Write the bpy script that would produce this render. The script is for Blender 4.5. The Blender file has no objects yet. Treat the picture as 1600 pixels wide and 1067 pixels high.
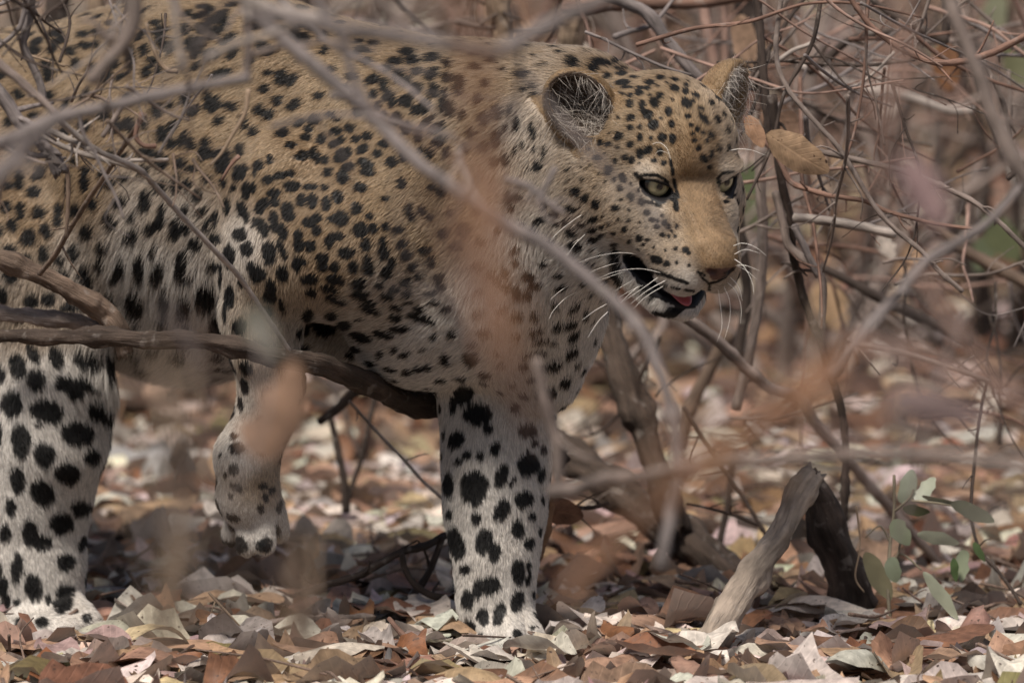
import bpy, math, random
import numpy as np
from mathutils import Vector, Matrix
from mathutils.bvhtree import BVHTree

rng = np.random.default_rng(7)
random.seed(7)
SC = bpy.context.scene

# ------------------------------------------------------------------ camera, light, exposure
CAM = np.array([0.0, -9.0, 1.35])
TGT = np.array([0.0, 0.0, 0.30])
cam_d = bpy.data.cameras.new('camera')
cam = bpy.data.objects.new('camera', cam_d)
SC.collection.objects.link(cam)
SC.camera = cam
cam.location = CAM
FW = (TGT - CAM) / np.linalg.norm(TGT - CAM)
RT = np.array([1.0, 0, 0])
UP = np.cross(RT, FW)
cam.rotation_euler = Vector(FW).to_track_quat('-Z', 'Y').to_euler()
DIST = float(np.linalg.norm(TGT - CAM))
cam_d.sensor_width = 36.0
cam_d.lens = 36.0 * DIST
cam_d.clip_start = 0.5
cam_d.clip_end = 600
cam_d.dof.use_dof = True
cam_d.dof.focus_distance = DIST - 0.16
cam_d.dof.aperture_fstop = cam_d.lens / 1000 / 0.068
cam_d.dof.aperture_blades = 9

world = bpy.data.worlds.new('World')
SC.world = world
world.use_nodes = True
wn = world.node_tree.nodes
wl = world.node_tree.links
sky = wn.new('ShaderNodeTexSky')
sky.sky_type = 'NISHITA'
sky.sun_disc = False
SUN_EL, SUN_AZ = math.radians(58), math.radians(-35)      # sun high, behind the camera's left shoulder
sky.sun_elevation = SUN_EL
sky.sun_rotation = math.pi + SUN_AZ
sky.air_density = 1.0
sky.dust_density = 3.0
sky.ozone_density = 0.6
wl.new(sky.outputs[0], wn['Background'].inputs[0])
wn['Background'].inputs[1].default_value = 0.055
sun_d = bpy.data.lights.new('sun', 'SUN')
sun_d.energy = 3.6
sun_d.angle = math.radians(13)
sun_d.color = (1.0, 0.93, 0.84)
sun = bpy.data.objects.new('sun', sun_d)
SC.collection.objects.link(sun)
sdir = Vector((math.sin(SUN_AZ) * math.cos(SUN_EL), -math.cos(SUN_AZ) * math.cos(SUN_EL), math.sin(SUN_EL)))
sun.rotation_euler = (-sdir).to_track_quat('-Z', 'Y').to_euler()
vs = SC.view_settings
SC.display_settings.display_device = 'sRGB'
vs.view_transform = 'Standard'
vs.look = 'None'
vs.exposure = 0.68
vs.gamma = 1.0
vs.use_curve_mapping = False
cy = SC.cycles
cy.max_bounces = 8
cy.diffuse_bounces = 3
cy.glossy_bounces = 2
cy.transmission_bounces = 6
cy.transparent_max_bounces = 8
cy.use_denoising = True
cy.sample_clamp_indirect = 4
SC.cycles_curves.shape = 'RIBBONS'
SC.cycles_curves.subdivisions = 2

# ------------------------------------------------------------------ helpers
PXM = 1600.0
def P(px, py, Y=0.0):
    """point on the sight line through photo pixel (px, py) where it meets the upright plane y = Y"""
    d = FW * DIST + RT * (px - 800) / PXM + UP * (533.5 - py) / PXM
    return CAM + d * (Y - CAM[1]) / d[1]
def scale_at(Y):
    return (Y + 9.0) / 9.0
def Pg(px, py):
    """point on the ground seen at a photo pixel"""
    d = FW * DIST + RT * (px - 800) / PXM + UP * (533.5 - py) / PXM
    return CAM + d * (-CAM[2] / d[2])
def project(p):
    q = np.asarray(p) - CAM
    z = q @ FW
    return np.stack([800 + PXM * DIST * (q @ RT) / z, 533.5 - PXM * DIST * (q @ UP) / z, z], -1)

def link(o, parent=None):
    SC.collection.objects.link(o)
    if parent is not None:
        o.parent = parent
    return o
def tag(o, label=None, cat=None, group=None, kind=None):
    if label: o['label'] = label
    if cat: o['category'] = cat
    if group: o['group'] = group
    if kind: o['kind'] = kind
    return o
def mesh_np(name, V, Fq, mat=None, smooth=True, uv=None):
    """mesh from numpy arrays; Fq is (n,4) or (n,3)"""
    V = np.ascontiguousarray(V, dtype=np.float32)
    Fq = np.ascontiguousarray(Fq, dtype=np.int32)
    me = bpy.data.meshes.new(name)
    k = Fq.shape[1]
    me.vertices.add(len(V)); me.vertices.foreach_set('co', V.ravel())
    me.loops.add(Fq.size); me.loops.foreach_set('vertex_index', Fq.ravel())
    me.polygons.add(len(Fq))
    me.polygons.foreach_set('loop_start', np.arange(0, Fq.size, k, dtype=np.int32))
    me.polygons.foreach_set('loop_total', np.full(len(Fq), k, dtype=np.int32))
    if smooth:
        me.polygons.foreach_set('use_smooth', np.ones(len(Fq), dtype=bool))
    me.update(calc_edges=True)
    if mat is not None:
        me.materials.append(mat)
    return me
def set_attr(me, name, typ, dom, data):
    a = me.attributes.new(name, typ, dom)
    data = np.ascontiguousarray(data, dtype=np.float32)
    a.data.foreach_set({'FLOAT_COLOR': 'color', 'FLOAT': 'value', 'FLOAT_VECTOR': 'vector'}[typ], data.ravel())
    return a
def nrm(v):
    return v / np.maximum(np.linalg.norm(v, axis=-1, keepdims=True), 1e-9)
def vnoise(p, seed=0):
    """cheap smooth value noise in 3-D, -1..1"""
    p = np.asarray(p, dtype=np.float64)
    i = np.floor(p).astype(np.int64); f = p - i
    f = f * f * (3 - 2 * f)
    def h(a, b, c):
        n = (a * 73856093) ^ (b * 19349663) ^ (c * 83492791) ^ (seed * 2654435761)
        n = (n ^ (n >> 13)) * 1274126177
        n = n ^ (n >> 16)
        return (n & 0xFFFF) / 32767.5 - 1
    r = 0
    for dx in (0, 1):
        for dy in (0, 1):
            for dz in (0, 1):
                w = (f[..., 0] if dx else 1 - f[..., 0]) * (f[..., 1] if dy else 1 - f[..., 1]) * (f[..., 2] if dz else 1 - f[..., 2])
                r = r + w * h(i[..., 0] + dx, i[..., 1] + dy, i[..., 2] + dz)
    return r

def new_mat(name):
    m = bpy.data.materials.new(name)
    m.use_nodes = True
    nt = m.node_tree
    return m, nt, nt.nodes['Principled BSDF']

# ------------------------------------------------------------------ the leopard: one continuous body grown from a distance field
HS = 0.0108            # metres per head unit (about 1 cm)
def head_axes(ps, th, ro):
    f = np.array([math.sin(ps) * math.cos(th), -math.sin(th), math.cos(ps) * math.cos(th)])
    r0 = np.array([math.cos(ps), 0, -math.sin(ps)])
    u0 = np.cross(f, r0)
    if u0[1] < 0: u0 = -u0
    r = r0 * math.cos(ro) + u0 * math.sin(ro)
    u = u0 * math.cos(ro) - r0 * math.sin(ro)
    toW = np.stack([RT, UP, -FW], 1)
    return [toW @ v for v in (f, r, u)]
HF, HR, HU = head_axes(math.radians(29), math.radians(28), math.radians(4))
HO = P(1074, 290, -0.22)
def H(f, r, u):
    return HO + HS * (f * HF + r * HR + u * HU)

def axis(lo, hi, flo, fhi, coarse, fine):
    a = [lo]
    while a[-1] < hi:
        a.append(a[-1] + (fine if flo - coarse < a[-1] < fhi else coarse))
    return np.array(a, dtype=np.float32)
hb0, hb1 = HO + np.array([-.215, -.115, -.165]), HO + np.array([.09, .165, .145])
GX = axis(-1.12, 0.30, hb0[0], hb1[0], .0052, .0019)
GY = axis(-.40, 0.72, hb0[1], hb1[1], .0052, .0019)
GZ = axis(-.02, 0.70, hb0[2], hb1[2], .0052, .0019)
FLD = np.full((len(GX), len(GY), len(GZ)), 0.04, dtype=np.float32)

def smin(a, b, k):
    h = np.clip(0.5 + 0.5 * (a - b) / k, 0, 1)
    return a + (b - a) * h - k * h * (1 - h)
def box_slices(lo, hi):
    return tuple(slice(max(0, int(np.searchsorted(g, l)) - 1), int(np.searchsorted(g, h)) + 1) for g, l, h in zip((GX, GY, GZ), lo, hi))
def cone(a, b, ra, rb, k=0.03, cut=False, squash=None):
    a = np.asarray(a); b = np.asarray(b)
    R = max(ra, rb) + k + .012
    s = box_slices(np.minimum(a, b) - R, np.maximum(a, b) + R)
    x = GX[s[0]][:, None, None]; y = GY[s[1]][None, :, None]; z = GZ[s[2]][None, None, :]
    d = b - a; L2 = float(d @ d) + 1e-12
    h = np.clip(((x - a[0]) * d[0] + (y - a[1]) * d[1] + (z - a[2]) * d[2]) / L2, 0, 1)
    v = np.sqrt((x - a[0] - h * d[0]) ** 2 + (y - a[1] - h * d[1]) ** 2 + (z - a[2] - h * d[2]) ** 2) - (ra + (rb - ra) * h)
    FLD[s] = -smin(-FLD[s], v, k) if cut else smin(FLD[s], v.astype(np.float32), k)
def chain(pts, k=0.03):
    """pts in photo pixels with depth: (px, py, Y, radius in photo pixels)"""
    q = [(P(x, y, Y), r / PXM * scale_at(Y)) for x, y, Y, r in pts]
    for (a, ra), (b, rb) in zip(q[:-1], q[1:]):
        cone(a, b, ra, rb, k)

# trunk: the animal walks to the right and a little towards the camera
chain([(-330, 250, .50, 125), (-150, 215, .40, 140), (40, 205, .27, 138), (200, 165, .20, 132), (330, 140, .13, 136), (450, 160, .07, 128), (580, 185, .03, 112), (700, 200, -.02, 112)], .05)
chain([(-320, 300, .50, 140), (-150, 300, .40, 170), (100, 310, .26, 185), (300, 300, .15, 205), (450, 320, .07, 200), (580, 330, .04, 180), (700, 330, -.02, 150)], .05)
chain([(-100, 360, .38, 140), (120, 400, .26, 135), (300, 425, .16, 135), (440, 395, .08, 135), (560, 400, .04, 135), (690, 445, .0, 140), (770, 470, -.02, 120)], .05)
# neck and chest
chain([(640, 260, .0, 165), (780, 250, -.06, 155), (900, 222, -.10, 137)], .05)
chain([(700, 400, -.02, 150), (800, 400, -.06, 135), (900, 340, -.12, 110)], .05)
chain([(790, 470, -.03, 115), (832, 510, -.03, 93), (848, 590, -.02, 52)], .03)
# far (left) shoulder blade standing above the spine
chain([(300, 110, .24, 90), (380, 110, .22, 95), (470, 150, .20, 90)], .04)
# near foreleg, swinging: shoulder, upper arm, forearm, folded paw
chain([(600, 190, -.02, 92), (650, 290, -.055, 105), (560, 370, -.075, 115), (450, 400, -.06, 98)], .03)
cone(P(352, 300, -.115), P(346, 480, -.085), .010, .010, .022, cut=True)         # fold between shoulder and flank
chain([(455, 300, -.045, 100), (440, 400, -.055, 92), (412, 480, -.055, 62), (412, 540, -.055, 52)], .014)
cone(P(505, 500, -.035), P(560, 545, .0), .020, .012, .03, cut=True)           # hollow behind the elbow
chain([(410, 500, -.055, 54), (424, 600, -.04, 46), (412, 655, -.03, 41), (386, 712, -.03, 47)], .014)
chain([(386, 712, -.03, 47), (388, 775, -.02, 46), (400, 808, -.015, 38)], .012)
for dx, dy, dY, r in ((-38, 836, 0.0, 17), (-14, 852, -.03, 18), (14, 850, -.035, 18), (38, 832, -.01, 16)):
    chain([(400 + dx * .6, 790, dY * .6, 22), (400 + dx, dy, dY, r)], .004)
# far foreleg, planted
chain([(745, 490, .03, 115), (775, 590, .03, 84), (777, 660, .02, 79), (776, 730, .015, 76), (774, 800, .01, 71), (774, 870, .0, 59), (774, 940, -.005, 52), (780, 975, -.01, 50)], .02)
for dx, yy, dY in ((-38, 992, -.005), (-14, 998, -.045), (16, 1000, -.055), (44, 996, -.035)):
    chain([(776 + dx * .7, 962, dY * .5, 28), (782 + dx * 1.12, yy - 2, dY, 20)], .005)
# near hind leg, planted
chain([(-190, 260, .24, 130), (-60, 330, .19, 125), (50, 420, .13, 112), (84, 500, .11, 84)], .035)
chain([(84, 500, .11, 84), (80, 600, .10, 84), (70, 690, .10, 86), (50, 770, .115, 86), (40, 830, .12, 84), (52, 890, .11, 74), (64, 945, .10, 64)], .02)
chain([(50, 780, .12, 60), (5, 800, .16, 56)], .02)
for dx, yy, dY in ((-36, 985, .05), (-4, 996, .03), (34, 994, .03), (64, 978, .05)):
    chain([(64 + dx * .55, 948, .09, 34), (68 + dx * 1.1, yy - 4, dY, 22)], .005)
# far hind leg, trailing, out of the frame
chain([(-240, 280, .52, 120), (-230, 460, .50, 84), (-330, 640, .52, 52), (-400, 760, .56, 44), (-370, 950, .56, 38), (-330, 985, .52, 34)], .03)
# tail
chain([(-430, 230, .60, 44), (-560, 330, .68, 36), (-620, 520, .72, 32), (-560, 640, .74, 30)], .03)

# head, modelled in its own axes: f forward, r to the animal's left, u up
s = box_slices(hb0 - .02, hb1 + .02)
dx_ = (GX[s[0]][:, None, None] - HO[0]) / HS; dy_ = (GY[s[1]][None, :, None] - HO[1]) / HS; dz_ = (GZ[s[2]][None, None, :] - HO[2]) / HS
hf = (dx_ * HF[0] + dy_ * HF[1] + dz_ * HF[2]).astype(np.float32)
hr = (dx_ * HR[0] + dy_ * HR[1] + dz_ * HR[2]).astype(np.float32)
hu = (dx_ * HU[0] + dy_ * HU[1] + dz_ * HU[2]).astype(np.float32)
HD = np.full(hf.shape, 6.0, dtype=np.float32)
def h_ell(c, r, k=1.0, cut=False, sym=False, axes=None):
    global HD
    for sg in ((1, -1) if sym else (1,)):
        a = hf - c[0]; b = hr - c[1] * sg; e = hu - c[2]
        if axes is not None:
            A = [(v[0], v[1] * sg, v[2]) for v in axes]
            a, b, e = [a * v[0] + b * v[1] + e * v[2] for v in A]
        k0 = np.sqrt((a / r[0]) ** 2 + (b / r[1]) ** 2 + (e / r[2]) ** 2)
        k1 = np.sqrt((a / r[0] ** 2) ** 2 + (b / r[1] ** 2) ** 2 + (e / r[2] ** 2) ** 2) + 1e-6
        v = k0 * (k0 - 1) / k1
        HD = -smin(-HD, v, k) if cut else smin(HD, v, k)
def h_cone(p, q, rp, rq, k=1.0, sym=False, cut=False):
    global HD
    for sg in ((1, -1) if sym else (1,)):
        d = (q[0] - p[0], (q[1] - p[1]) * sg, q[2] - p[2]); L2 = d[0] ** 2 + d[1] ** 2 + d[2] ** 2
        a = hf - p[0]; b = hr - p[1] * sg; e = hu - p[2]
        h = np.clip((a * d[0] + b * d[1] + e * d[2]) / L2, 0, 1)
        v = np.sqrt((a - h * d[0]) ** 2 + (b - h * d[1]) ** 2 + (e - h * d[2]) ** 2) - (rp + (rq - rp) * h)
        HD = -smin(-HD, v, k) if cut else smin(HD, v, k)
EYE = (-0.45, 3.05, 0.35)
EDIR = nrm(np.array([.90, .40, .08]))
h_ell((-5.9, 0, 1.3), (6.9, 6.7, 6.0))
h_ell((-2.8, 0, 2.0), (3.6, 4.4, 2.9))
h_cone((-1.5, .5, -.5), (5.4, .5, -3.4), 2.0, 1.7, .8, sym=True)
# the flat-topped bridge of the nose: a tapering bar with soft edges
def h_bar(A, B, wa, wb, th, rnd, k):
    global HD
    A = np.array(A, float); B = np.array(B, float); d = B - A; L = np.linalg.norm(d); d = d / L
    n = nrm(np.array([-d[2], 0, d[0]]))
    a = hf - A[0]; b = hr - A[1]; e = hu - A[2]
    t = a * d[0] + e * d[2]; m = a * n[0] + e * n[2]
    w = wa + (wb - wa) * np.clip(t / L, 0, 1)
    q = [np.abs(t - L / 2) - (L / 2 - rnd), np.abs(b) - (w - rnd), np.abs(m) - (th - rnd)]
    out = np.sqrt(sum(np.maximum(v, 0) ** 2 for v in q)) + np.minimum(np.maximum(np.maximum(q[0], q[1]), q[2]), 0) - rnd
    HD = smin(HD, out, k)
h_bar((-1.2, 0, .85), (6.7, 0, -3.0), 1.7, 1.85, 1.0, .5, .6)
h_ell((6.9, 0, -3.75), (1.9, 1.9, 1.75), 1.3)
h_ell((3.9, 1.6, -5.7), (3.5, 2.1, 2.35), 1.0, sym=True)
h_ell((-3.6, 4.1, -2.9), (4.6, 3.1, 4.0), 1.2, sym=True)
h_cone((-1.5, 3.6, -3.6), (3.2, 1.9, -4.6), 2.5, 2.2, 1.2, sym=True)
h_ell((-7.5, 5.2, -3.0), (3.8, 3.2, 5.0), 1.4, sym=True)
h_cone((-6.5, 3.8, -6.6), (1.6, 1.2, -9.9), 2.7, 1.5, 1.0, sym=True)
h_ell((2.1, 0, -10.2), (2.3, 1.8, 1.4), .8)
h_cone((-9, 0, -5.5), (0, 0, -7.8), 5.3, 2.3, 1.2)
h_ell((1.2, 2.7, -2.4), (2.4, 1.8, 2.2), 1.0, sym=True)
h_ell((EYE[0], EYE[1], EYE[2]), (1.85, 1.85, 1.8), 1.2, sym=True)
h_ell((-.55, 3.2, 1.55), (1.5, 1.9, .75), .9, sym=True)          # brow
# mouth, a little open
h_ell((1.3, 0, -8.1), (5.5, 4.8, 1.05), .35, cut=True, axes=((.978, 0, -.208), (0, 1, 0), (.208, 0, .978)))
# nostrils
h_ell((8.4, .95, -4.15), (.5, .42, .34), .2, cut=True, sym=True)
h_cone((8.6, 0, -4.6), (8.2, 0, -5.9), .16, .14, .25, cut=True)
# ears: cups open forwards and outwards
eo = nrm(np.array([.80, .56, .16])); et = np.array([-.15, .84, .54]); et = nrm(et - eo * (et @ eo)); es = np.cross(eo, et)
EARC = np.array([-8.2, 7.4, 4.2])
for sg in (1, -1):
    a = hf - EARC[0]; b = (hr - EARC[1] * sg) * sg; e = hu - EARC[2]
    o_, t_, s_ = [a * v[0] + b * v[1] + e * v[2] for v in (eo, et, es)]
    rr = (2.5, 3.6, 3.0)
    k0 = np.sqrt((o_ / rr[0]) ** 2 + (t_ / rr[1]) ** 2 + (s_ / rr[2]) ** 2)
    k1 = np.sqrt((o_ / rr[0] ** 2) ** 2 + (t_ / rr[1] ** 2) ** 2 + (s_ / rr[2] ** 2) ** 2) + 1e-6
    shell = np.abs(k0 * (k0 - 1) / k1 + .25) - .27
    v = -smin(-shell, -(o_ - .7 + .10 * t_), .3)
    HD = smin(HD, v.astype(np.float32), .5)
    # hollow the skull at the mouth of the cup
    k0 = np.sqrt(((o_ - .3) / 2.0) ** 2 + ((t_ + .6) / 2.6) ** 2 + (s_ / 2.3) ** 2)
    HD = -smin(-HD, ((k0 - 1) * 2.0).astype(np.float32), .4)
# lid openings
for sg in (1, -1):
    a = hf - EYE[0]; b = (hr - EYE[1] * sg) * sg; e = hu - EYE[2]
    de = a * EDIR[0] + b * EDIR[1] + e * EDIR[2]
    la = np.cross(np.array([0, 0, 1.0]), EDIR); la = nrm(la); ua = np.cross(EDIR, la)
    p_ = a * la[0] + b * la[1] + e * la[2]; q_ = a * ua[0] + b * ua[1] + e * ua[2]
    q2 = q_ - .16 * p_                                         # outer corner higher
    w = (np.sqrt((p_ / 1.42) ** 2 + (q2 / np.where(q2 > 0, .50, .88)) ** 2) - 1) * .9
    w = np.maximum(w, -(de - .4))
    HD = -smin(-HD, w.astype(np.float32), .22)
FLD[s] = smin(FLD[s], HD * HS, .022)
del hf, hr, hu, HD

def surface_nets(F, X, Y, Z):
    ins = F < 0
    n = [m - 1 for m in F.shape]
    c = sum(ins[a:a + n[0], b:b + n[1], g:g + n[2]].astype(np.uint8) for a in (0, 1) for b in (0, 1) for g in (0, 1))
    act = (c > 0) & (c < 8)
    ijk = np.argwhere(act)
    idx = np.full(act.shape, -1, dtype=np.int32); idx[act] = np.arange(len(ijk))
    i, j, k = ijk.T
    acc = np.zeros((len(ijk), 3)); cnt = np.zeros(len(ijk))
    cs = [(a, b, g) for a in (0, 1) for b in (0, 1) for g in (0, 1)]
    val = {q: F[i + q[0], j + q[1], k + q[2]].astype(np.float64) for q in cs}
    pos = {q: np.stack([X[i + q[0]], Y[j + q[1]], Z[k + q[2]]], 1).astype(np.float64) for q in cs}
    for q in cs:
        for ax in range(3):
            if q[ax] == 0:
                r = list(q); r[ax] = 1; r = tuple(r)
                m = (val[q] < 0) != (val[r] < 0)
                t = np.where(m, val[q] / np.where(m, val[q] - val[r], 1), 0)
                acc += np.where(m[:, None], pos[q] + (pos[r] - pos[q]) * t[:, None], 0); cnt += m
    V = acc / cnt[:, None]
    quads = []
    for ax in range(3):
        sl0 = [slice(1, -1)] * 3; sl1 = [slice(1, -1)] * 3
        sl0[ax] = slice(0, -1); sl1[ax] = slice(1, None)
        A = ins[tuple(sl0)]; B = ins[tuple(sl1)]
        e = np.argwhere(A != B)
        flip = A[tuple(e.T)]
        off = [1, 1, 1]; off[ax] = 0
        e = e + off
        u, v = [(1, 2), (2, 0), (0, 1)][ax]
        def cell(du, dv):
            q = e.copy(); q[:, u] -= du; q[:, v] -= dv
            return idx[q[:, 0], q[:, 1], q[:, 2]]
        q = np.stack([cell(1, 1), cell(0, 1), cell(0, 0), cell(1, 0)], 1)
        q[~flip] = q[~flip][:, ::-1]
        quads.append(q)
    Q = np.concatenate(quads)
    Q = Q[(Q >= 0).all(1)]
    return V, Q
BV, BQ = surface_nets(FLD, GX, GY, GZ)
# keep the largest connected body only
def biggest(V, Q):
    lab = np.arange(len(V))
    E = np.concatenate([Q[:, [0, 1]], Q[:, [1, 2]], Q[:, [2, 3]]])
    while True:
        m = np.minimum(lab[E[:, 0]], lab[E[:, 1]])
        new = lab.copy(); np.minimum.at(new, E[:, 0], m); np.minimum.at(new, E[:, 1], m)
        new = new[new]
        if (new == lab).all(): break
        lab = new
    u, c = np.unique(lab, return_counts=True)
    keep = lab == u[c.argmax()]
    remap = np.cumsum(keep) - 1
    Q = Q[keep[Q[:, 0]]]
    return V[keep], remap[Q]
BV, BQ = biggest(BV, BQ)
BV[:, 2] = np.maximum(BV[:, 2], 0.004)
# light smoothing
E2 = np.concatenate([BQ[:, [0, 1]], BQ[:, [1, 2]], BQ[:, [2, 3]], BQ[:, [3, 0]]])
deg = np.bincount(E2[:, 0], minlength=len(BV)) + np.bincount(E2[:, 1], minlength=len(BV))
for lam in (.5, -.52, .5, -.52):
    acc = np.stack([np.bincount(E2[:, 0], BV[E2[:, 1], a], len(BV)) + np.bincount(E2[:, 1], BV[E2[:, 0], a], len(BV)) for a in range(3)], 1)
    BV = BV + lam * (acc / deg[:, None] - BV)
del FLD

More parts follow.
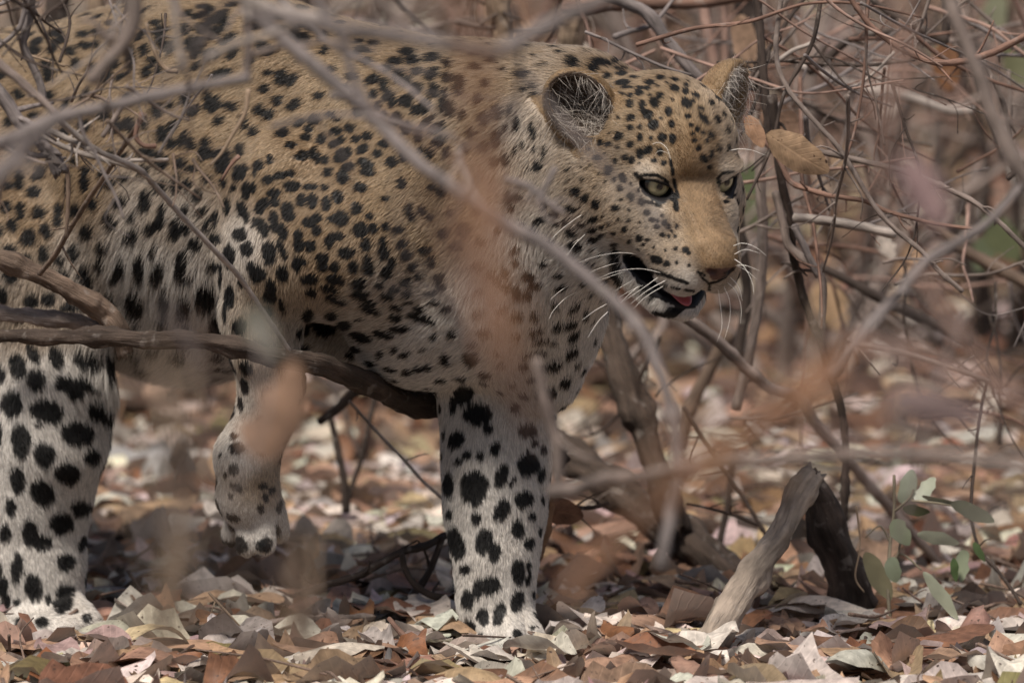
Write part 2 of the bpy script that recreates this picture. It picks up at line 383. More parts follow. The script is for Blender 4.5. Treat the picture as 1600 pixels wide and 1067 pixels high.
# ------------------------------------------------------------------ coat: markings, base colour and the lie of the fur
# Markings traced tile by tile: a tile's origin in the photo, then "x y w h [angle]" in quarter photo pixels.
MARKS = [
(0, 0, """240 265 90 40 -20;225 320 70 50;355 280 50 80 25;335 315 60 40;300 400 70 60;305 460 70 80;360 210 90 40;700 150 60 30;700 215 50 50 -40;885 225 90 40 -40;905 315 50 70 20;825 360 45 140;715 405 70 50;660 480 90 60 -20;770 475 90 35 -25;960 390 60 60;920 450 60 60;1000 440 40 50;1010 200 90 50 -20;1010 250 50 120 -20;1065 300 70 60 -30;980 145 70 35;1275 95 120 40 -20;1290 50 90 25;1340 130 180 50 -30;1265 180 80 60;1350 210 110 60 -35;1410 150 50 90 20;1180 90 70 40;1160 190 60 70;1200 270 80 70 -40;1240 300 60 120 20;1330 340 90 60;1425 250 100 50 -35;1460 330 90 55 -45;1230 415 70 40 -30;1380 465 120 50 -15;1570 370 40 60;310 595 70 50;220 720 60 40;660 715 80 60 -20;535 785 70 70;730 785 80 80;810 780 60 80;905 770 50 70;410 820 60 60;1070 660 50 45;990 690 70 80;1165 620 60 80;1210 695 80 50 -25;1330 650 90 90;1300 600 40 60;1370 655 60 40;1450 665 60 55;1370 755 50 50;1020 835 70 90;1090 790 50 60;1080 895 60 60;1155 870 50 80 15;1200 900 60 60;1285 930 60 130 10;1330 960 50 60;1400 1000 90 130 10;1505 940 50 70;1530 760 40 80;1585 820 50 60;930 955 110 60;1010 1010 80 90;1130 1020 70 60;910 1050 60 40;780 985 60 40;690 970 60 50;70 910 70 60;200 980 60 50;260 1050 70 40;470 1010 40 60;540 1055 50 30;1520 1050 80 40;1210 1055 70 40;400 250 60 40;530 215 70 40;610 200 50 40;450 320 70 50;540 285 70 40;610 280 50 40;480 400 60 60;120 590 60 60;60 760 60 50"""),
(400, 0, """140 105 80 40;165 185 60 40;240 215 70 50 -35;300 250 90 60 -30;345 180 60 40;425 230 50 60;430 315 50 60;270 165 60 30;40 290 70 50;85 325 70 50 -35;95 60 60 30;80 460 50 30;165 485 80 70 -40;230 500 90 40 -55;55 560 60 50;135 630 60 50;25 685 60 60;80 720 70 60 -40;240 655 80 50 -35;395 600 60 40 -20;170 830 70 50 -30;275 770 60 40 -30;365 750 70 50 -30;315 860 60 40;330 805 50 40;220 910 60 40;470 720 60 30 25;510 750 40 20;500 820 60 40;410 870 50 60;590 800 60 50;490 900 60 40 -20;535 875 50 40 -30;625 870 50 45;670 930 70 50 -30;545 970 110 70 -25;360 955 40 70 10;295 970 60 60;250 985 40 25;390 990 40 60;435 1000 40 50;85 1000 40 50;15 1035 60 60;575 1050 80 50 -25;690 1030 90 60 40;455 1060 50 20;735 500 80 50 -25;830 430 70 40;900 475 70 70 -30;805 535 50 80;955 510 60 60 -40;1010 450 60 45;1110 465 80 60 -30;1210 400 50 50;1205 485 70 60;735 590 50 50;830 600 70 50 -45;855 630 50 80 15;945 630 80 70;1015 555 60 60;1120 570 60 80 -20;1190 590 40 70;1175 655 50 90 15;1220 685 60 90 10;1005 690 50 60 -30;1060 670 60 80;765 665 45 50;800 720 40 40;880 745 65 70;940 800 60 70;1080 755 90 40 -40;1025 810 60 35 -40;1135 800 90 50 -30;1150 880 80 50 -25;1165 890 30 50;1040 930 30 35;1090 960 45 60;1200 950 40 60;1020 860 50 40 -20;960 330 90 40;880 385 90 40;1110 365 90 50;990 380 90 50;650 320 90 40 -20;740 275 60 30;700 320 60 30;700 385 60 40;650 265 60 30;560 115 100 40 20;545 30 60 60 50;475 430 50 40;1280 510 60 70;1270 560 60 70;1510 700 60 90;1500 870 50 100 10;1585 690 30 60;1560 800 35 35;1555 1000 50 60;1490 1010 50 60;1430 740 60 70;1350 830 50 60;1390 620 50 60;1420 920 60 60;1290 720 40 50;600 480 60 40;560 560 50 50;640 700 60 50;700 850 60 50;800 900 60 50;760 960 60 50;850 1010 60 60;930 980 50 50;1380 420 60 40;1480 380 60 40;1440 520 50 50;1310 930 50 60"""),
(0, 267, """240 30 80 50 -20;125 30 60 80;125 90 70 60;50 95 60 50;215 130 80 70;535 60 60 130;435 90 40 120;690 80 80 50;650 20 60 50;785 45 80 40;910 10 60 40;1010 100 90 70;40 230 70 80;130 250 60 100;245 260 80 70;370 240 60 80;365 310 50 70;480 250 80 80 -40;580 205 70 80;760 190 90 70;685 290 60 80 -20;710 330 70 60;915 190 70 130 10;1020 250 50 90;960 350 80 60;1010 320 60 90 30;950 370 60 50;85 340 70 80;10 370 30 80;180 415 90 100 20;290 375 70 90 -25;550 375 90 80 -20;830 290 60 40;840 400 90 80;660 460 90 60;640 560 60 80;770 580 60 110 15;740 640 70 50;460 510 60 90;60 490 90 60;175 550 60 60;270 520 60 100;370 555 60 60;70 650 90 90;385 650 90 60;545 660 80 170 -10;890 570 70 160;975 490 50 50;1010 600 70 110 15;1000 640 60 60;1110 80 60 120;1180 90 60 80;1240 150 60 80;1110 360 80 130;1180 350 60 80;1270 250 60 50;1350 300 50 90;1300 350 50 80;1350 420 70 70;1230 450 80 90;1150 560 70 140 5;1180 640 110 50;1340 590 80 60;1300 770 110 140;1170 810 80 150 15;1050 770 60 160;860 800 100 160 -20;700 800 70 140;1370 930 90 130;300 800 80 80;200 810 80 90;440 850 120 60;1385 650 20 140;1410 880 25 120;730 880 60 80;20 780 60 90;1300 50 60 60;1160 240 60 60;1425 215 40 110;1400 75 50 60;1465 105 40 50;1540 120 50 110;1580 110 40 60;1500 30 80 60;1520 250 60 130 -25;1590 20 30 40;1590 320 30 60;1500 400 80 80;1545 485 80 80;1435 530 70 140;1575 610 60 80;1440 780 60 140;1510 690 50 60;1500 970 80 90 40;120 920 90 50;300 930 90 50;480 960 90 50;60 1030 90 50;240 1040 80 50"""),
(400, 267, """75 55 60 50;225 95 90 55;345 100 80 35;430 105 40 40;150 30 60 40;215 15 60 40;450 15 50 40;545 40 70 80;700 10 80 40;655 105 70 50;510 165 60 70;115 140 70 50;120 195 50 50;40 210 80 60 -30;25 240 50 60;285 185 50 70;355 190 60 80;440 205 50 80;205 230 70 60;205 275 70 80 -20;625 235 60 70;710 285 40 40;910 80 50 60;960 240 45 70;980 290 40 40;1040 250 50 50;1090 290 40 35;1165 130 70 50;1095 100 50 30;330 320 70 60;380 295 60 50;380 370 60 60;115 320 60 110 -10;165 375 60 90 -20;530 300 90 80;480 300 60 40;40 355 60 110 -30;655 370 80 80;735 360 50 50;810 350 45 45;890 365 60 40;270 400 50 60;270 460 60 80;340 470 60 60;500 410 90 50;460 445 50 60;85 510 80 130;165 490 40 110 -25;690 460 60 80;565 510 100 60;795 440 45 50;800 505 60 90;915 455 60 50 -20;940 525 55 55;1060 495 70 45;415 545 70 60;425 595 60 50;495 600 50 60;285 560 80 40 30;255 590 50 70 -20;610 600 55 70;700 590 60 110 -15;850 570 45 60;815 630 60 70;975 600 50 55;1100 565 50 65;165 640 70 80;15 650 80 90 20;345 675 80 60;300 680 40 40;500 680 100 55 15;645 705 80 60;770 715 50 45;860 740 60 40;1020 660 40 30;940 695 60 50;470 740 110 35 20;660 770 100 40 -5;820 780 70 40 15;950 765 60 40;90 730 60 90;90 790 70 60;345 760 60 50;505 805 120 40 20;700 815 100 30 20;720 865 120 35 25;880 850 80 30 20;955 820 60 25;1030 860 60 35;75 880 50 55;165 850 30 90 -15;330 895 60 60 -40;875 915 80 40 15;1040 920 160 40 15;660 1035 110 50 20;800 1020 110 40 15;900 985 110 35;295 990 70 70;1150 670 60 50;1160 725 50 40;1120 820 60 30;1300 370 80 70;1180 390 70 50;1260 470 70 60;1410 440 60 40;1430 1000 80 50;1230 1020 50 40;1490 660 90 50 30;1560 710 90 40 10;1560 620 50 50;1580 170 40 70;1390 590 70 50;1540 860 60 40;1200 860 60 30;1390 890 60 30;1100 760 70 30;430 970 130 110;480 900 60 50;560 960 80 50"""),
(0, 534, """215 75 60 120 -30;350 90 80 130 -15;110 120 90 90;120 180 80 80;225 240 120 110;15 200 60 90;540 95 150 110;655 150 40 110;400 255 110 90;520 265 150 80 15;470 310 90 100;75 390 120 150;290 430 190 130 15;240 510 50 25;610 425 110 110;475 570 180 140 10;5 570 30 150;130 615 110 200;275 705 120 140;570 715 90 90;420 815 140 130;115 860 85 150;265 940 130 160 -30;500 1030 100 90;70 1030 60 100;1485 665 90 70;1465 590 40 40;1460 795 60 65;1410 830 25 40;1475 905 80 50 20;1445 960 30 25;1540 160 70 90 -30;1380 710 20 20;1640 900 50 40;1660 970 40 50;1700 930 40 50;1630 1040 40 60"""),
(0, 800, """380 65 140 120;500 5 80 40;35 135 70 110;265 190 100 90;510 190 40 90 15;410 310 100 100 -20;105 350 65 170 5;0 360 30 80;20 465 60 110;210 470 100 160 -10;400 540 110 170 15;110 560 50 50;40 560 50 120;140 690 90 80;260 690 70 60;245 790 60 60;190 130 90 160;300 545 40 60;360 870 50 80;340 800 60 40;540 660 60 50"""),
(400, 534, """625 45 80 40 15;590 85 80 40 20;730 130 60 30 15;930 75 60 40;870 45 40 40;1345 100 90 80 30;1190 110 50 80 -20;1075 150 60 40 15;1015 165 60 40;950 185 60 40;850 170 70 30 20;1155 235 70 30;1435 200 80 40 10;1300 325 110 120 20;1235 390 40 110;1385 450 150 130;1450 540 60 60;1260 610 80 110 30;1495 660 55 80 15;1320 700 60 50;1400 710 50 60;1265 745 50 40;1210 890 60 140;1365 910 160 180;1535 835 70 150 20;1540 1040 90 120 20;780 75 40 50;1590 880 20 40"""),
(400, 800, """1380 35 60 70;1520 20 80 70;1255 190 90 190 -15;1425 180 90 160 10;1490 250 70 120 10;1310 350 60 60;1385 480 60 130 15;1465 455 110 110;1325 545 70 120;1520 640 70 130 20;1330 720 80 90;1420 650 70 110;1360 840 70 60;1215 10 40 60"""),
(800, 534, """130 70 150 40 -10;370 60 80 60 -40;235 145 150 50 -8;130 220 80 35 -10;70 140 60 50;335 245 80 60 -50;210 320 130 80 -15;270 430 60 40 -40;240 465 50 30;90 550 110 80;20 400 60 60;140 630 50 50;100 760 120 140 20;180 830 40 90 20;10 860 30 40;70 980 110 100;190 670 40 60"""),
(800, 800, """35 100 70 100;105 190 60 70;120 20 50 50;35 370 80 140;30 550 70 130 10;100 410 30 90 15;100 330 30 50"""),
(800, 0, """600 480 45 40;605 545 45 35;510 485 70 40;510 430 70 60;560 400 120 40 10;385 400 70 70 -30;690 440 70 25;695 470 70 30;705 520 85 40;730 550 60 20;670 590 90 28 5;655 630 40 20;745 600 35 30;800 585 50 40;805 555 40 25;740 650 40 50;820 670 40 70;850 718 65 55;885 783 65 60;745 742 50 40 -20;740 800 45 35;800 860 35 50;800 795 25 35;740 905 40 45;670 850 50 50;940 862 50 50;1005 870 40 60;1000 780 40 50;980 700 40 60;895 645 50 60;850 555 40 30;930 600 40 35;870 520 60 30;940 495 50 30;1025 505 50 25 15;1090 540 40 25;1085 575 40 35;1020 560 60 40 20;1150 510 30 30;1150 605 50 30 35;1090 650 70 50 45;1130 640 30 25;1180 685 40 25 30;1200 750 90 35 50;1100 730 40 30;1160 810 30 30;1190 835 35 25;1240 850 30 55 -25;1120 785 30 25;1215 885 25 30;1130 840 30 25;1165 930 30 35;1140 880 40 25;1240 970 25 60;1285 930 25 50 -30;1200 1000 40 50;1225 1050 30 30;1190 990 40 40;850 940 60 50 -40;800 960 45 60;925 950 35 50;890 1005 40 30;945 1020 35 30;750 1000 35 50;710 985 35 35;650 1005 30 35;610 1050 50 30;540 985 50 35;560 890 40 40;610 900 40 30;830 450 60 25;800 420 40 20;780 490 50 20;740 410 60 20 10;650 400 60 30;30 780 40 90;130 820 45 110 -15;70 905 25 50;20 940 30 50;140 930 25 45;205 950 35 80;165 1030 60 70;70 565 35 35;130 540 30 50;145 605 40 50;200 675 60 50;110 1055 40 20;350 1055 30 20;75 470 80 50"""),
(800, 267, """410 125 60 60 -30;468 165 50 50 -40;530 205 40 55 -15;375 225 70 35 15;405 230 60 25 -25;290 260 40 35;255 262 30 25;215 205 40 50;35 155 80 40;5 220 40 40;190 300 70 40 -20;165 300 40 20;70 320 50 30;295 320 35 30;350 305 40 40;380 375 60 50 15;445 325 50 30 10;515 298 60 30 -15;515 360 45 32;572 348 32 25;565 405 45 30 -20;508 427 50 35 10;640 390 30 20;650 230 45 35;707 365 35 35;410 460 90 50 20;385 520 50 40 30;510 480 30 20;560 518 30 20;460 575 120 25 10;695 45 40 60 -25;680 110 35 40;745 165 40 55 -15;605 10 40 40;640 55 20 30;810 195 40 40;850 195 60 20 15;910 210 40 25 20;845 260 40 35;880 305 35 30;910 350 35 30;955 325 35 40;940 400 35 25;910 310 25 25;980 350 25 30;980 410 25 20;940 280 20 20;1020 410 25 20;1030 350 20 30;1000 380 20 20;800 420 40 40;740 440 25 25;825 460 25 20;850 430 30 20;1085 495 40 40;1105 515 25 25;905 555 75 45 25;970 580 40 35;1370 165 60 22 -15;1335 195 35 20;90 770 60 50;110 640 80 60;150 700 80 50;30 750 60 80;265 835 50 40;30 900 90 50;140 905 60 50;285 960 60 40;370 940 90 40 -30;150 995 90 40 -15;20 1030 60 40;380 1020 90 50 -50;200 1055 150 30;390 840 90 30 -30;310 720 90 40 -20;460 880 30 60;120 630 60 40;140 370 50 40;240 440 50 30;30 550 50 40;25 480 60 40;200 560 60 40;300 640 60 30"""),
]
# dark lines of the face: (points in quarter photo pixels from (800, 267), width)
STROKES = [
([(835, 590), (900, 625), (980, 655), (1050, 685), (1100, 700)], 24),
([(840, 650), (900, 685), (970, 712)], 15), ([(1000, 722), (1050, 735)], 14), ([(1085, 742), (1140, 750)], 11),
([(935, 755), (1000, 766)], 9), ([(1030, 768), (1075, 772)], 8),
([(655, 470), (640, 540), (655, 620), (690, 710), (740, 780), (830, 840), (930, 880), (1010, 880), (1060, 860)], 48),
([(745, 530), (790, 590), (790, 650), (820, 720), (880, 780)], 56),
([(770, 20), (815, 60), (850, 130), (900, 160), (960, 150)], 24),          # near eye, lower rim
([(800, 35), (850, 25), (920, 32), (975, 75)], 20),
([(950, 90), (990, 130), (1020, 190), (1030, 240)], 40),                     # inner corner and tear line
([(1285, 60), (1300, 110), (1340, 120), (1380, 80), (1390, 40)], 22),        # far eye
([(1280, 50), (1310, 15), (1370, 10)], 14),
([(820, 195), (880, 200), (930, 225)], 12),
([(990, -60), (1000, -20), (1005, 20)], 26),
([(1012, 60), (1025, 120), (1040, 170)], 22),
([(1165, 628), (1195, 672), (1235, 702), (1290, 690), (1340, 655), (1384, 612)], 9), ([(1238, 702), (1240, 740)], 8), ([(1190, 640), (1205, 652)], 12), ([(1330, 640), (1352, 625)], 12),
]
# fur guides: photo pixel and depth, lie of the fur (right, down) in the picture, length mm, whiteness 0..1
GUIDES = [
(1120, 420, -.32, -.2, -1, 2.6, .05), (1100, 380, -.31, -.25, -1, 3.6, 0), (1125, 380, -.30, .1, -1, 3.6, .05), (1085, 310, -.28, -.3, -1, 5, 0), (1062, 345, -.29, -.5, -.6, 4.6, .05), (1070, 400, -.31, -.6, -.4, 4, .12), (1110, 300, -.27, .1, -1, 3, .0), (1000, 160, -.22, -.8, -.6, 8, 0), (1090, 180, -.24, .2, -1, 8, 0), (1090, 340, -.30, -.25, -1, 2.6, .0), (1075, 270, -.27, -.4, -1, 4, .0), (1050, 200, -.24, -.6, -1, 6, .02), (980, 110, -.18, -1, -.4, 11, .0),
(1140, 320, -.27, .7, .5, 8, .55), (1130, 220, -.22, .7, -.4, 10, .25), (1135, 255, -.25, .7, -.3, 8, .6), (1010, 325, -.28, -.9, .5, 5, .55), (1030, 310, -.29, -.7, .6, 3, .8), (1020, 262, -.28, -.7, -.5, 4, .6), (960, 330, -.25, -1, .5, 8, .25), (905, 330, -.18, -.9, .8, 14, .45),
(960, 220, -.22, -1, .0, 8, .1), (910, 250, -.18, -.9, .5, 12, .3), (1050, 380, -.30, -.8, .4, 3.5, .15), (1040, 425, -.30, -1, .25, 3.5, .45), (1090, 455, -.30, -.5, .5, 3, .7), (1030, 490, -.27, -.4, 1, 9, 1), (990, 480, -.24, -.7, 1, 13, 1), (950, 455, -.2, -.8, 1, 16, .95), (930, 400, -.18, -.9, .8, 15, .8),
(850, 95, -.10, -1, -.15, 18, .25), (760, 85, -.05, -1, .05, 15, .1), (850, 250, -.17, -.6, .9, 14, .45), (740, 200, -.12, -.8, .6, 14, .15), (800, 400, -.2, -.3, 1, 16, .7), (880, 500, -.14, .05, 1, 18, 1), (820, 520, -.14, .0, 1, 16, .95), (900, 560, -.1, .3, 1, 16, .95), (840, 620, -.05, .1, 1, 14, .95),
(600, 90, .03, -1, .25, 13, .0), (600, 250, -.12, -.8, .55, 10, .0), (680, 330, -.15, -.7, .6, 11, .12), (520, 380, -.16, -.6, .7, 9, .08), (430, 300, -.13, -.7, .7, 9, .12), (430, 470, -.12, -.15, 1, 10, .3), (365, 400, -.12, -.2, 1, 10, .55), (600, 470, -.12, -.9, .45, 12, .4), (700, 520, -.1, -.6, .7, 14, .85), (620, 560, -.02, -.9, .45, 13, .8), (520, 500, -.05, -.9, .6, 12, .5),
(300, 60, .1, -1, .15, 13, .0), (100, 120, .2, -1, .2, 13, .0), (300, 200, -.03, -.9, .45, 13, .02), (150, 250, .08, -.8, .6, 13, .08), (250, 330, -.03, -.7, .75, 18, .45), (150, 420, .1, -.6, .8, 22, .5), (250, 440, .0, -.55, 1, 28, .85), (300, 520, .05, -.5, 1, 36, .95), (200, 520, .1, -.5, 1, 34, .9),
(40, 330, .1, -.6, .8, 13, .15), (60, 470, .05, -.3, 1, 13, .4), (80, 620, .03, .3, 1, 14, .88), (60, 760, .03, .3, 1, 13, .95), (60, 900, .05, .25, 1, 10, .9), (100, 980, .02, .6, .6, 7, .85),
(775, 640, -.03, .1, 1, 13, .8), (775, 760, -.04, .1, 1, 12, .88), (775, 900, -.04, .12, 1, 10, .88), (785, 985, -.05, .3, .8, 7, .85), (720, 700, .0, -.05, 1, 12, .85), (840, 720, .0, .2, 1, 11, .8),
(410, 560, -.09, 0, 1, 11, .4), (410, 640, -.08, -.1, 1, 8, .6), (370, 720, -.07, -.1, 1, 8, .7), (425, 760, -.05, .1, 1, 8, .35), (395, 830, -.04, .1, 1, 6, .8),
(-150, 200, .3, -1, .3, 13, .0), (-300, 300, .45, -.9, .5, 13, .05), (-150, 450, .25, -.3, 1, 14, .4), (-400, 260, .55, -.8, .6, 12, .1), (-600, 500, .7, -.1, 1, 14, .1), (-340, 800, .5, 0, 1, 10, .8),
(300, 300, .36, -.9, .5, 14, .2), (600, 300, .22, -.9, .5, 12, .2), (850, 300, .05, -.9, .5, 14, .3),
]
gp = np.array([P(g[0], g[1], g[2]) for g in GUIDES])
gd = np.array([nrm(RT * g[3] - UP * g[4]) for g in GUIDES])
gl = np.array([g[5] * .001 for g in GUIDES]); gw = np.array([g[6] for g in GUIDES])
def guide(p, n):
    d = np.zeros((len(p), 3)); L = np.zeros(len(p)); W = np.zeros(len(p)); S = np.zeros(len(p))
    for q, dd, l_, w_ in zip(gp, gd, gl, gw):
        r2 = ((p - q) ** 2).sum(1)
        w = 1 / (r2 + 1e-4) ** 2.6
        d += w[:, None] * dd; L += w * l_; W += w * w_; S += w
    d = d / S[:, None]
    d = d - n * (d * n).sum(1, keepdims=True)
    L = L / S
    return nrm(d), np.where(L < .02, L * .8, L), W / S

# vertex normals
fn = np.cross(BV[BQ[:, 2]] - BV[BQ[:, 0]], BV[BQ[:, 3]] - BV[BQ[:, 1]])
BN = np.zeros_like(BV)
for c in range(4):
    for a in range(3):
        BN[:, a] += np.bincount(BQ[:, c], fn[:, a], len(BV))
BN = nrm(BN)
tree = BVHTree.FromPolygons(BV.tolist(), BQ.tolist())

# every marking becomes a patch on the skin: centre, normal, two axes
patches = []          # centre, normal, ax, ay (world vectors scaled by 1/radius), radius
def add_patch(px, py, w, h, ang, grow=1.0):
    d = P(px, py, 0) - CAM; d = d / np.linalg.norm(d)
    loc, no, fi, dist = tree.ray_cast(Vector(CAM), Vector(d))
    if loc is None: return
    loc = np.array(loc); no = np.array(no)
    m = dist / PXM / DIST
    a = math.radians(ang)
    ex = RT * math.cos(a) - UP * math.sin(a); ey = -RT * math.sin(a) - UP * math.cos(a)
    rx = max(w * .5 * m * grow, .0012); ry = max(h * .5 * m * grow, .0012)
    patches.append((loc, no, ex / rx, ey / ry, max(rx, ry)))
for ox, oy, txt in MARKS:
    for it in txt.split(';'):
        v = [float(t) for t in it.split()]
        add_patch(ox + v[0] / 4, oy + v[1] / 4, v[2] / 4, v[3] / 4, v[4] if len(v) > 4 else 0.0, 1.14 if (oy >= 534 or ox == 800) else 1.14 if (ox, oy) == (0, 267) else 1.28)
n_traced = len(patches)
for pts, w in STROKES:
    for (x0, y0), (x1, y1) in zip(pts[:-1], pts[1:]):
        n = max(1, int(math.hypot(x1 - x0, y1 - y0) / (w * .4)))
        for i in range(n + 1):
            t = i / n
            add_patch(800 + (x0 + (x1 - x0) * t) / 4, 267 + (y0 + (y1 - y0) * t) / 4, w / 4, w / 4, 0)
# the parts of the body the tracing does not reach get spots of the same kind, spread evenly
HL = None
def head_local(p):
    q = (np.asarray(p) - HO) / HS
    return np.stack([q @ HF, q @ HR, q @ HU], -1)
cent = np.array([q[0] for q in patches])
face = BQ[:, :]
fa = np.linalg.norm(fn, axis=1) * .5
fb = fa * np.where(np.abs(head_local(BV[BQ[:, 0]])).max(1) < 11, 5, 1)
pick = rng.choice(len(BQ), 52000, p=fb / fb.sum())
cp = BV[BQ[pick]].mean(1); cn = BN[BQ[pick, 0]]
hl = head_local(cp)
on_face = (hl[:, 0] > -6) & (np.abs(hl).max(1) < 11)
bins = {}
def key(p): return tuple(np.floor(p / .04).astype(int))
for q in cent: bins.setdefault(key(q), []).append(q)
for p, n, hq, of in zip(cp, cn, hl, on_face):
    front = n @ (p - CAM) < 0 and 0 < project(p)[0] < 960
    if of and hq[1] < 2:
        frk = (abs(hq[1]) > 2.2 or hq[0] < -1.5) and np.hypot(hq[1] + EYE[1], hq[2] - EYE[2]) > 1.9 and hq[2] > -5.2
        if not frk: continue
    legs = p[2] < .30
    gap = .0275 if not legs else .033
    if front: gap = .026 if p[2] > .28 else .045
    pxx = project(p)[0]
    if front and 330 < pxx < 490 and p[2] < .30: gap = .023
    if front and 560 < pxx < 960 and not of: gap = .021
    if of: gap = .016 if hq[1] >= 2 else .0095
    k = key(p)
    ok = True
    for a in (-1, 0, 1):
        for b in (-1, 0, 1):
            for c in (-1, 0, 1):
                for q in bins.get((k[0] + a, k[1] + b, k[2] + c), ()):
                    if ((q - p) ** 2).sum() < gap * gap: ok = False
    if not ok: continue
    bins.setdefault(k, []).append(p)
    t1 = nrm(np.cross(n, [0.3, .2, .9])); t2 = np.cross(n, t1)
    a = rng.uniform(0, math.pi)
    r = rng.uniform(.0075, .0105) * (1.25 if legs else 1.0) * ((.45 if hq[1] >= 2 else .22) if of else 1) * (.85 if front else 1) * (.6 if front and 560 < pxx < 960 and not of else 1)
    e = rng.uniform(.65, 1.0)
    patches.append((p, n, (t1 * math.cos(a) + t2 * math.sin(a)) / r, (t2 * math.cos(a) - t1 * math.sin(a)) / (r * e), r))

def spot_field(p):
    """> 0 inside a dark marking"""
    order = np.argsort(p[:, 0]); xs = p[order, 0]; ps = p[order]
    f = np.full(len(p), -1.0)
    for C, N, ax, ay, R in patches:
        a, b = np.searchsorted(xs, [C[0] - 1.5 * R, C[0] + 1.5 * R])
        if a >= b: continue
        q = ps[a:b] - C
        u = q @ ax; v = q @ ay
        d = 1 - np.sqrt(u * u + v * v)
        d = np.where(np.abs(q @ N) < .016 + R * .6, d, -1)
        f[a:b] = np.maximum(f[a:b], d)
    out = np.empty(len(p)); out[order] = f
    return out

TAN = np.array([.295, .210, .126]); TAN2 = np.array([.228, .155, .090]); WHT = np.array([.56, .52, .475]); BLK = np.array([.0055, .0048, .0045])
NOSEC = np.array([.075, .036, .028]); LIP = np.array([.006, .005, .006])
def coat(p, n):
    """base colour of the coat, its whiteness, and masks for bare nose and lips"""
    fl, L, W = guide(p, n)
    hl = head_local(p)
    w = np.clip(W + .12 * vnoise(p * 30, 3), 0, 1)
    w = w * w * (3 - 2 * w)
    t = np.clip(.5 + .5 * vnoise(p * 18, 5), 0, 1)[:, None]
    base = (TAN * t + TAN2 * (1 - t)) * (1 + (.3 * vnoise(p * 700, 8) + .16 * vnoise(p * 140, 9)) * (hl[:, 0] > -4))[:, None]
    base = base * np.where((hl[:, 0] > -9) & (np.abs(hl).max(1) < 12), 1.02, 1.0)[:, None]
    brg = np.clip((2.5 - np.abs(hl[:, 1])) / .8, 0, 1) * np.clip((hl[:, 0] + 1.5) / 1.5, 0, 1) * np.clip((hl[:, 2] + .36 * hl[:, 0] + 2.4) / 1.0, 0, 1) * (hl[:, 0] < 12) * (np.abs(hl[:, 2]) < 8)
    w = w * (1 - .85 * brg)                                   # plain tawny bridge of the nose
    base = base * (1 - brg[:, None] * np.array([.20, .27, .34]))
    col = base * (1 - w[:, None]) + WHT * w[:, None]
    inside = (hl[:, 0] > -2.5) & (hl[:, 0] < 7) & (np.abs(hl[:, 1]) < 4.7)
    ma = .978 * (hl[:, 0] - 1.3) - .208 * (hl[:, 2] + 8.1); mc = .208 * (hl[:, 0] - 1.3) + .978 * (hl[:, 2] + 8.1)
    mouth = inside & ((ma / 5.7) ** 2 + (hl[:, 1] / 5.0) ** 2 + (np.where(mc > 0, mc / 1.22, mc / 1.55)) ** 2 < 1)
    nt_ = np.clip((hl[:, 2] + 5.6) / 2.0, 0, 1)
    nose = (hl[:, 0] > 6.9) & (hl[:, 2] > -5.6) & (hl[:, 2] < -3.55 - .25 * np.abs(hl[:, 1])) & (np.abs(hl[:, 1]) < .25 + 1.55 * nt_)
    for sg in (1, -1):                                        # black rims of the lids
        a = hl[:, 0] - EYE[0]; b_ = (hl[:, 1] - EYE[1] * sg) * sg; e = hl[:, 2] - EYE[2]
        la = nrm(np.cross(np.array([0, 0, 1.0]), EDIR)); ua = np.cross(EDIR, la)
        p_ = a * la[0] + b_ * la[1] + e * la[2]; q_ = a * ua[0] + b_ * ua[1] + e * ua[2] - .16 * p_
        rim = np.sqrt((p_ / 1.58) ** 2 + (q_ / np.where(q_ > 0, .85, 1.1)) ** 2) < 1
        de = a * EDIR[0] + b_ * EDIR[1] + e * EDIR[2]
        mouth |= rim & (de > .2) & (np.abs(a) < 4)
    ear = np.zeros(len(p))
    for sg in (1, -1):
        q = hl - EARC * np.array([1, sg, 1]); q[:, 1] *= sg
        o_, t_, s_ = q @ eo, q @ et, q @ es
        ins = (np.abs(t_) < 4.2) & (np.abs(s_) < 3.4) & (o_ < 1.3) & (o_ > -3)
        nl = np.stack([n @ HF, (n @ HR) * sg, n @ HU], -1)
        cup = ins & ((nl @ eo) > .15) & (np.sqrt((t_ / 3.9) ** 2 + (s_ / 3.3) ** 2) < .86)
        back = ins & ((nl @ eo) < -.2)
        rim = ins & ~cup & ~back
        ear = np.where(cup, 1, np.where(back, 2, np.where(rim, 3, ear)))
    return fl, L, w, col, mouth, nose, ear

FUR_N = 420000
fl_v, L_v, w_v, col_v, mouth_v, nose_v, ear_v = coat(BV, BN)
sf_v = spot_field(BV)
def paint(p, col, sf, mouth, nose, ear, w):
    nz = .20 * vnoise(p * 260, 11) + .12 * vnoise(p * 90, 12)
    s = np.clip((sf + nz * .65 + .06) / .10, 0, 1)
    s = np.where(ear > 0, 0, s)
    tw_ = np.clip((sf + .85) / .8, 0, 1) * np.clip(1 - 1.6 * w, 0, 1)          # tawny ground inside and around the rosettes
    col = col * (1 - tw_[:, None] * np.array([.20, .26, .32]))
    c = col * (1 - s[:, None]) + BLK * s[:, None]
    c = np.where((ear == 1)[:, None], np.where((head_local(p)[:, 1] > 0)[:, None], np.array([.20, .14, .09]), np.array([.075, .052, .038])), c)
    c = np.where((ear == 2)[:, None], np.array([.20, .125, .065]), c)
    c = np.where((ear == 3)[:, None], np.array([.21, .135, .07]), c)
    c = np.where(nose[:, None], NOSEC * (1 - .85 * s[:, None]), c)
    c = np.where(mouth[:, None], LIP, c)
    return c, s
skin_c, skin_s = paint(BV, col_v, sf_v, mouth_v, nose_v, ear_v, w_v)

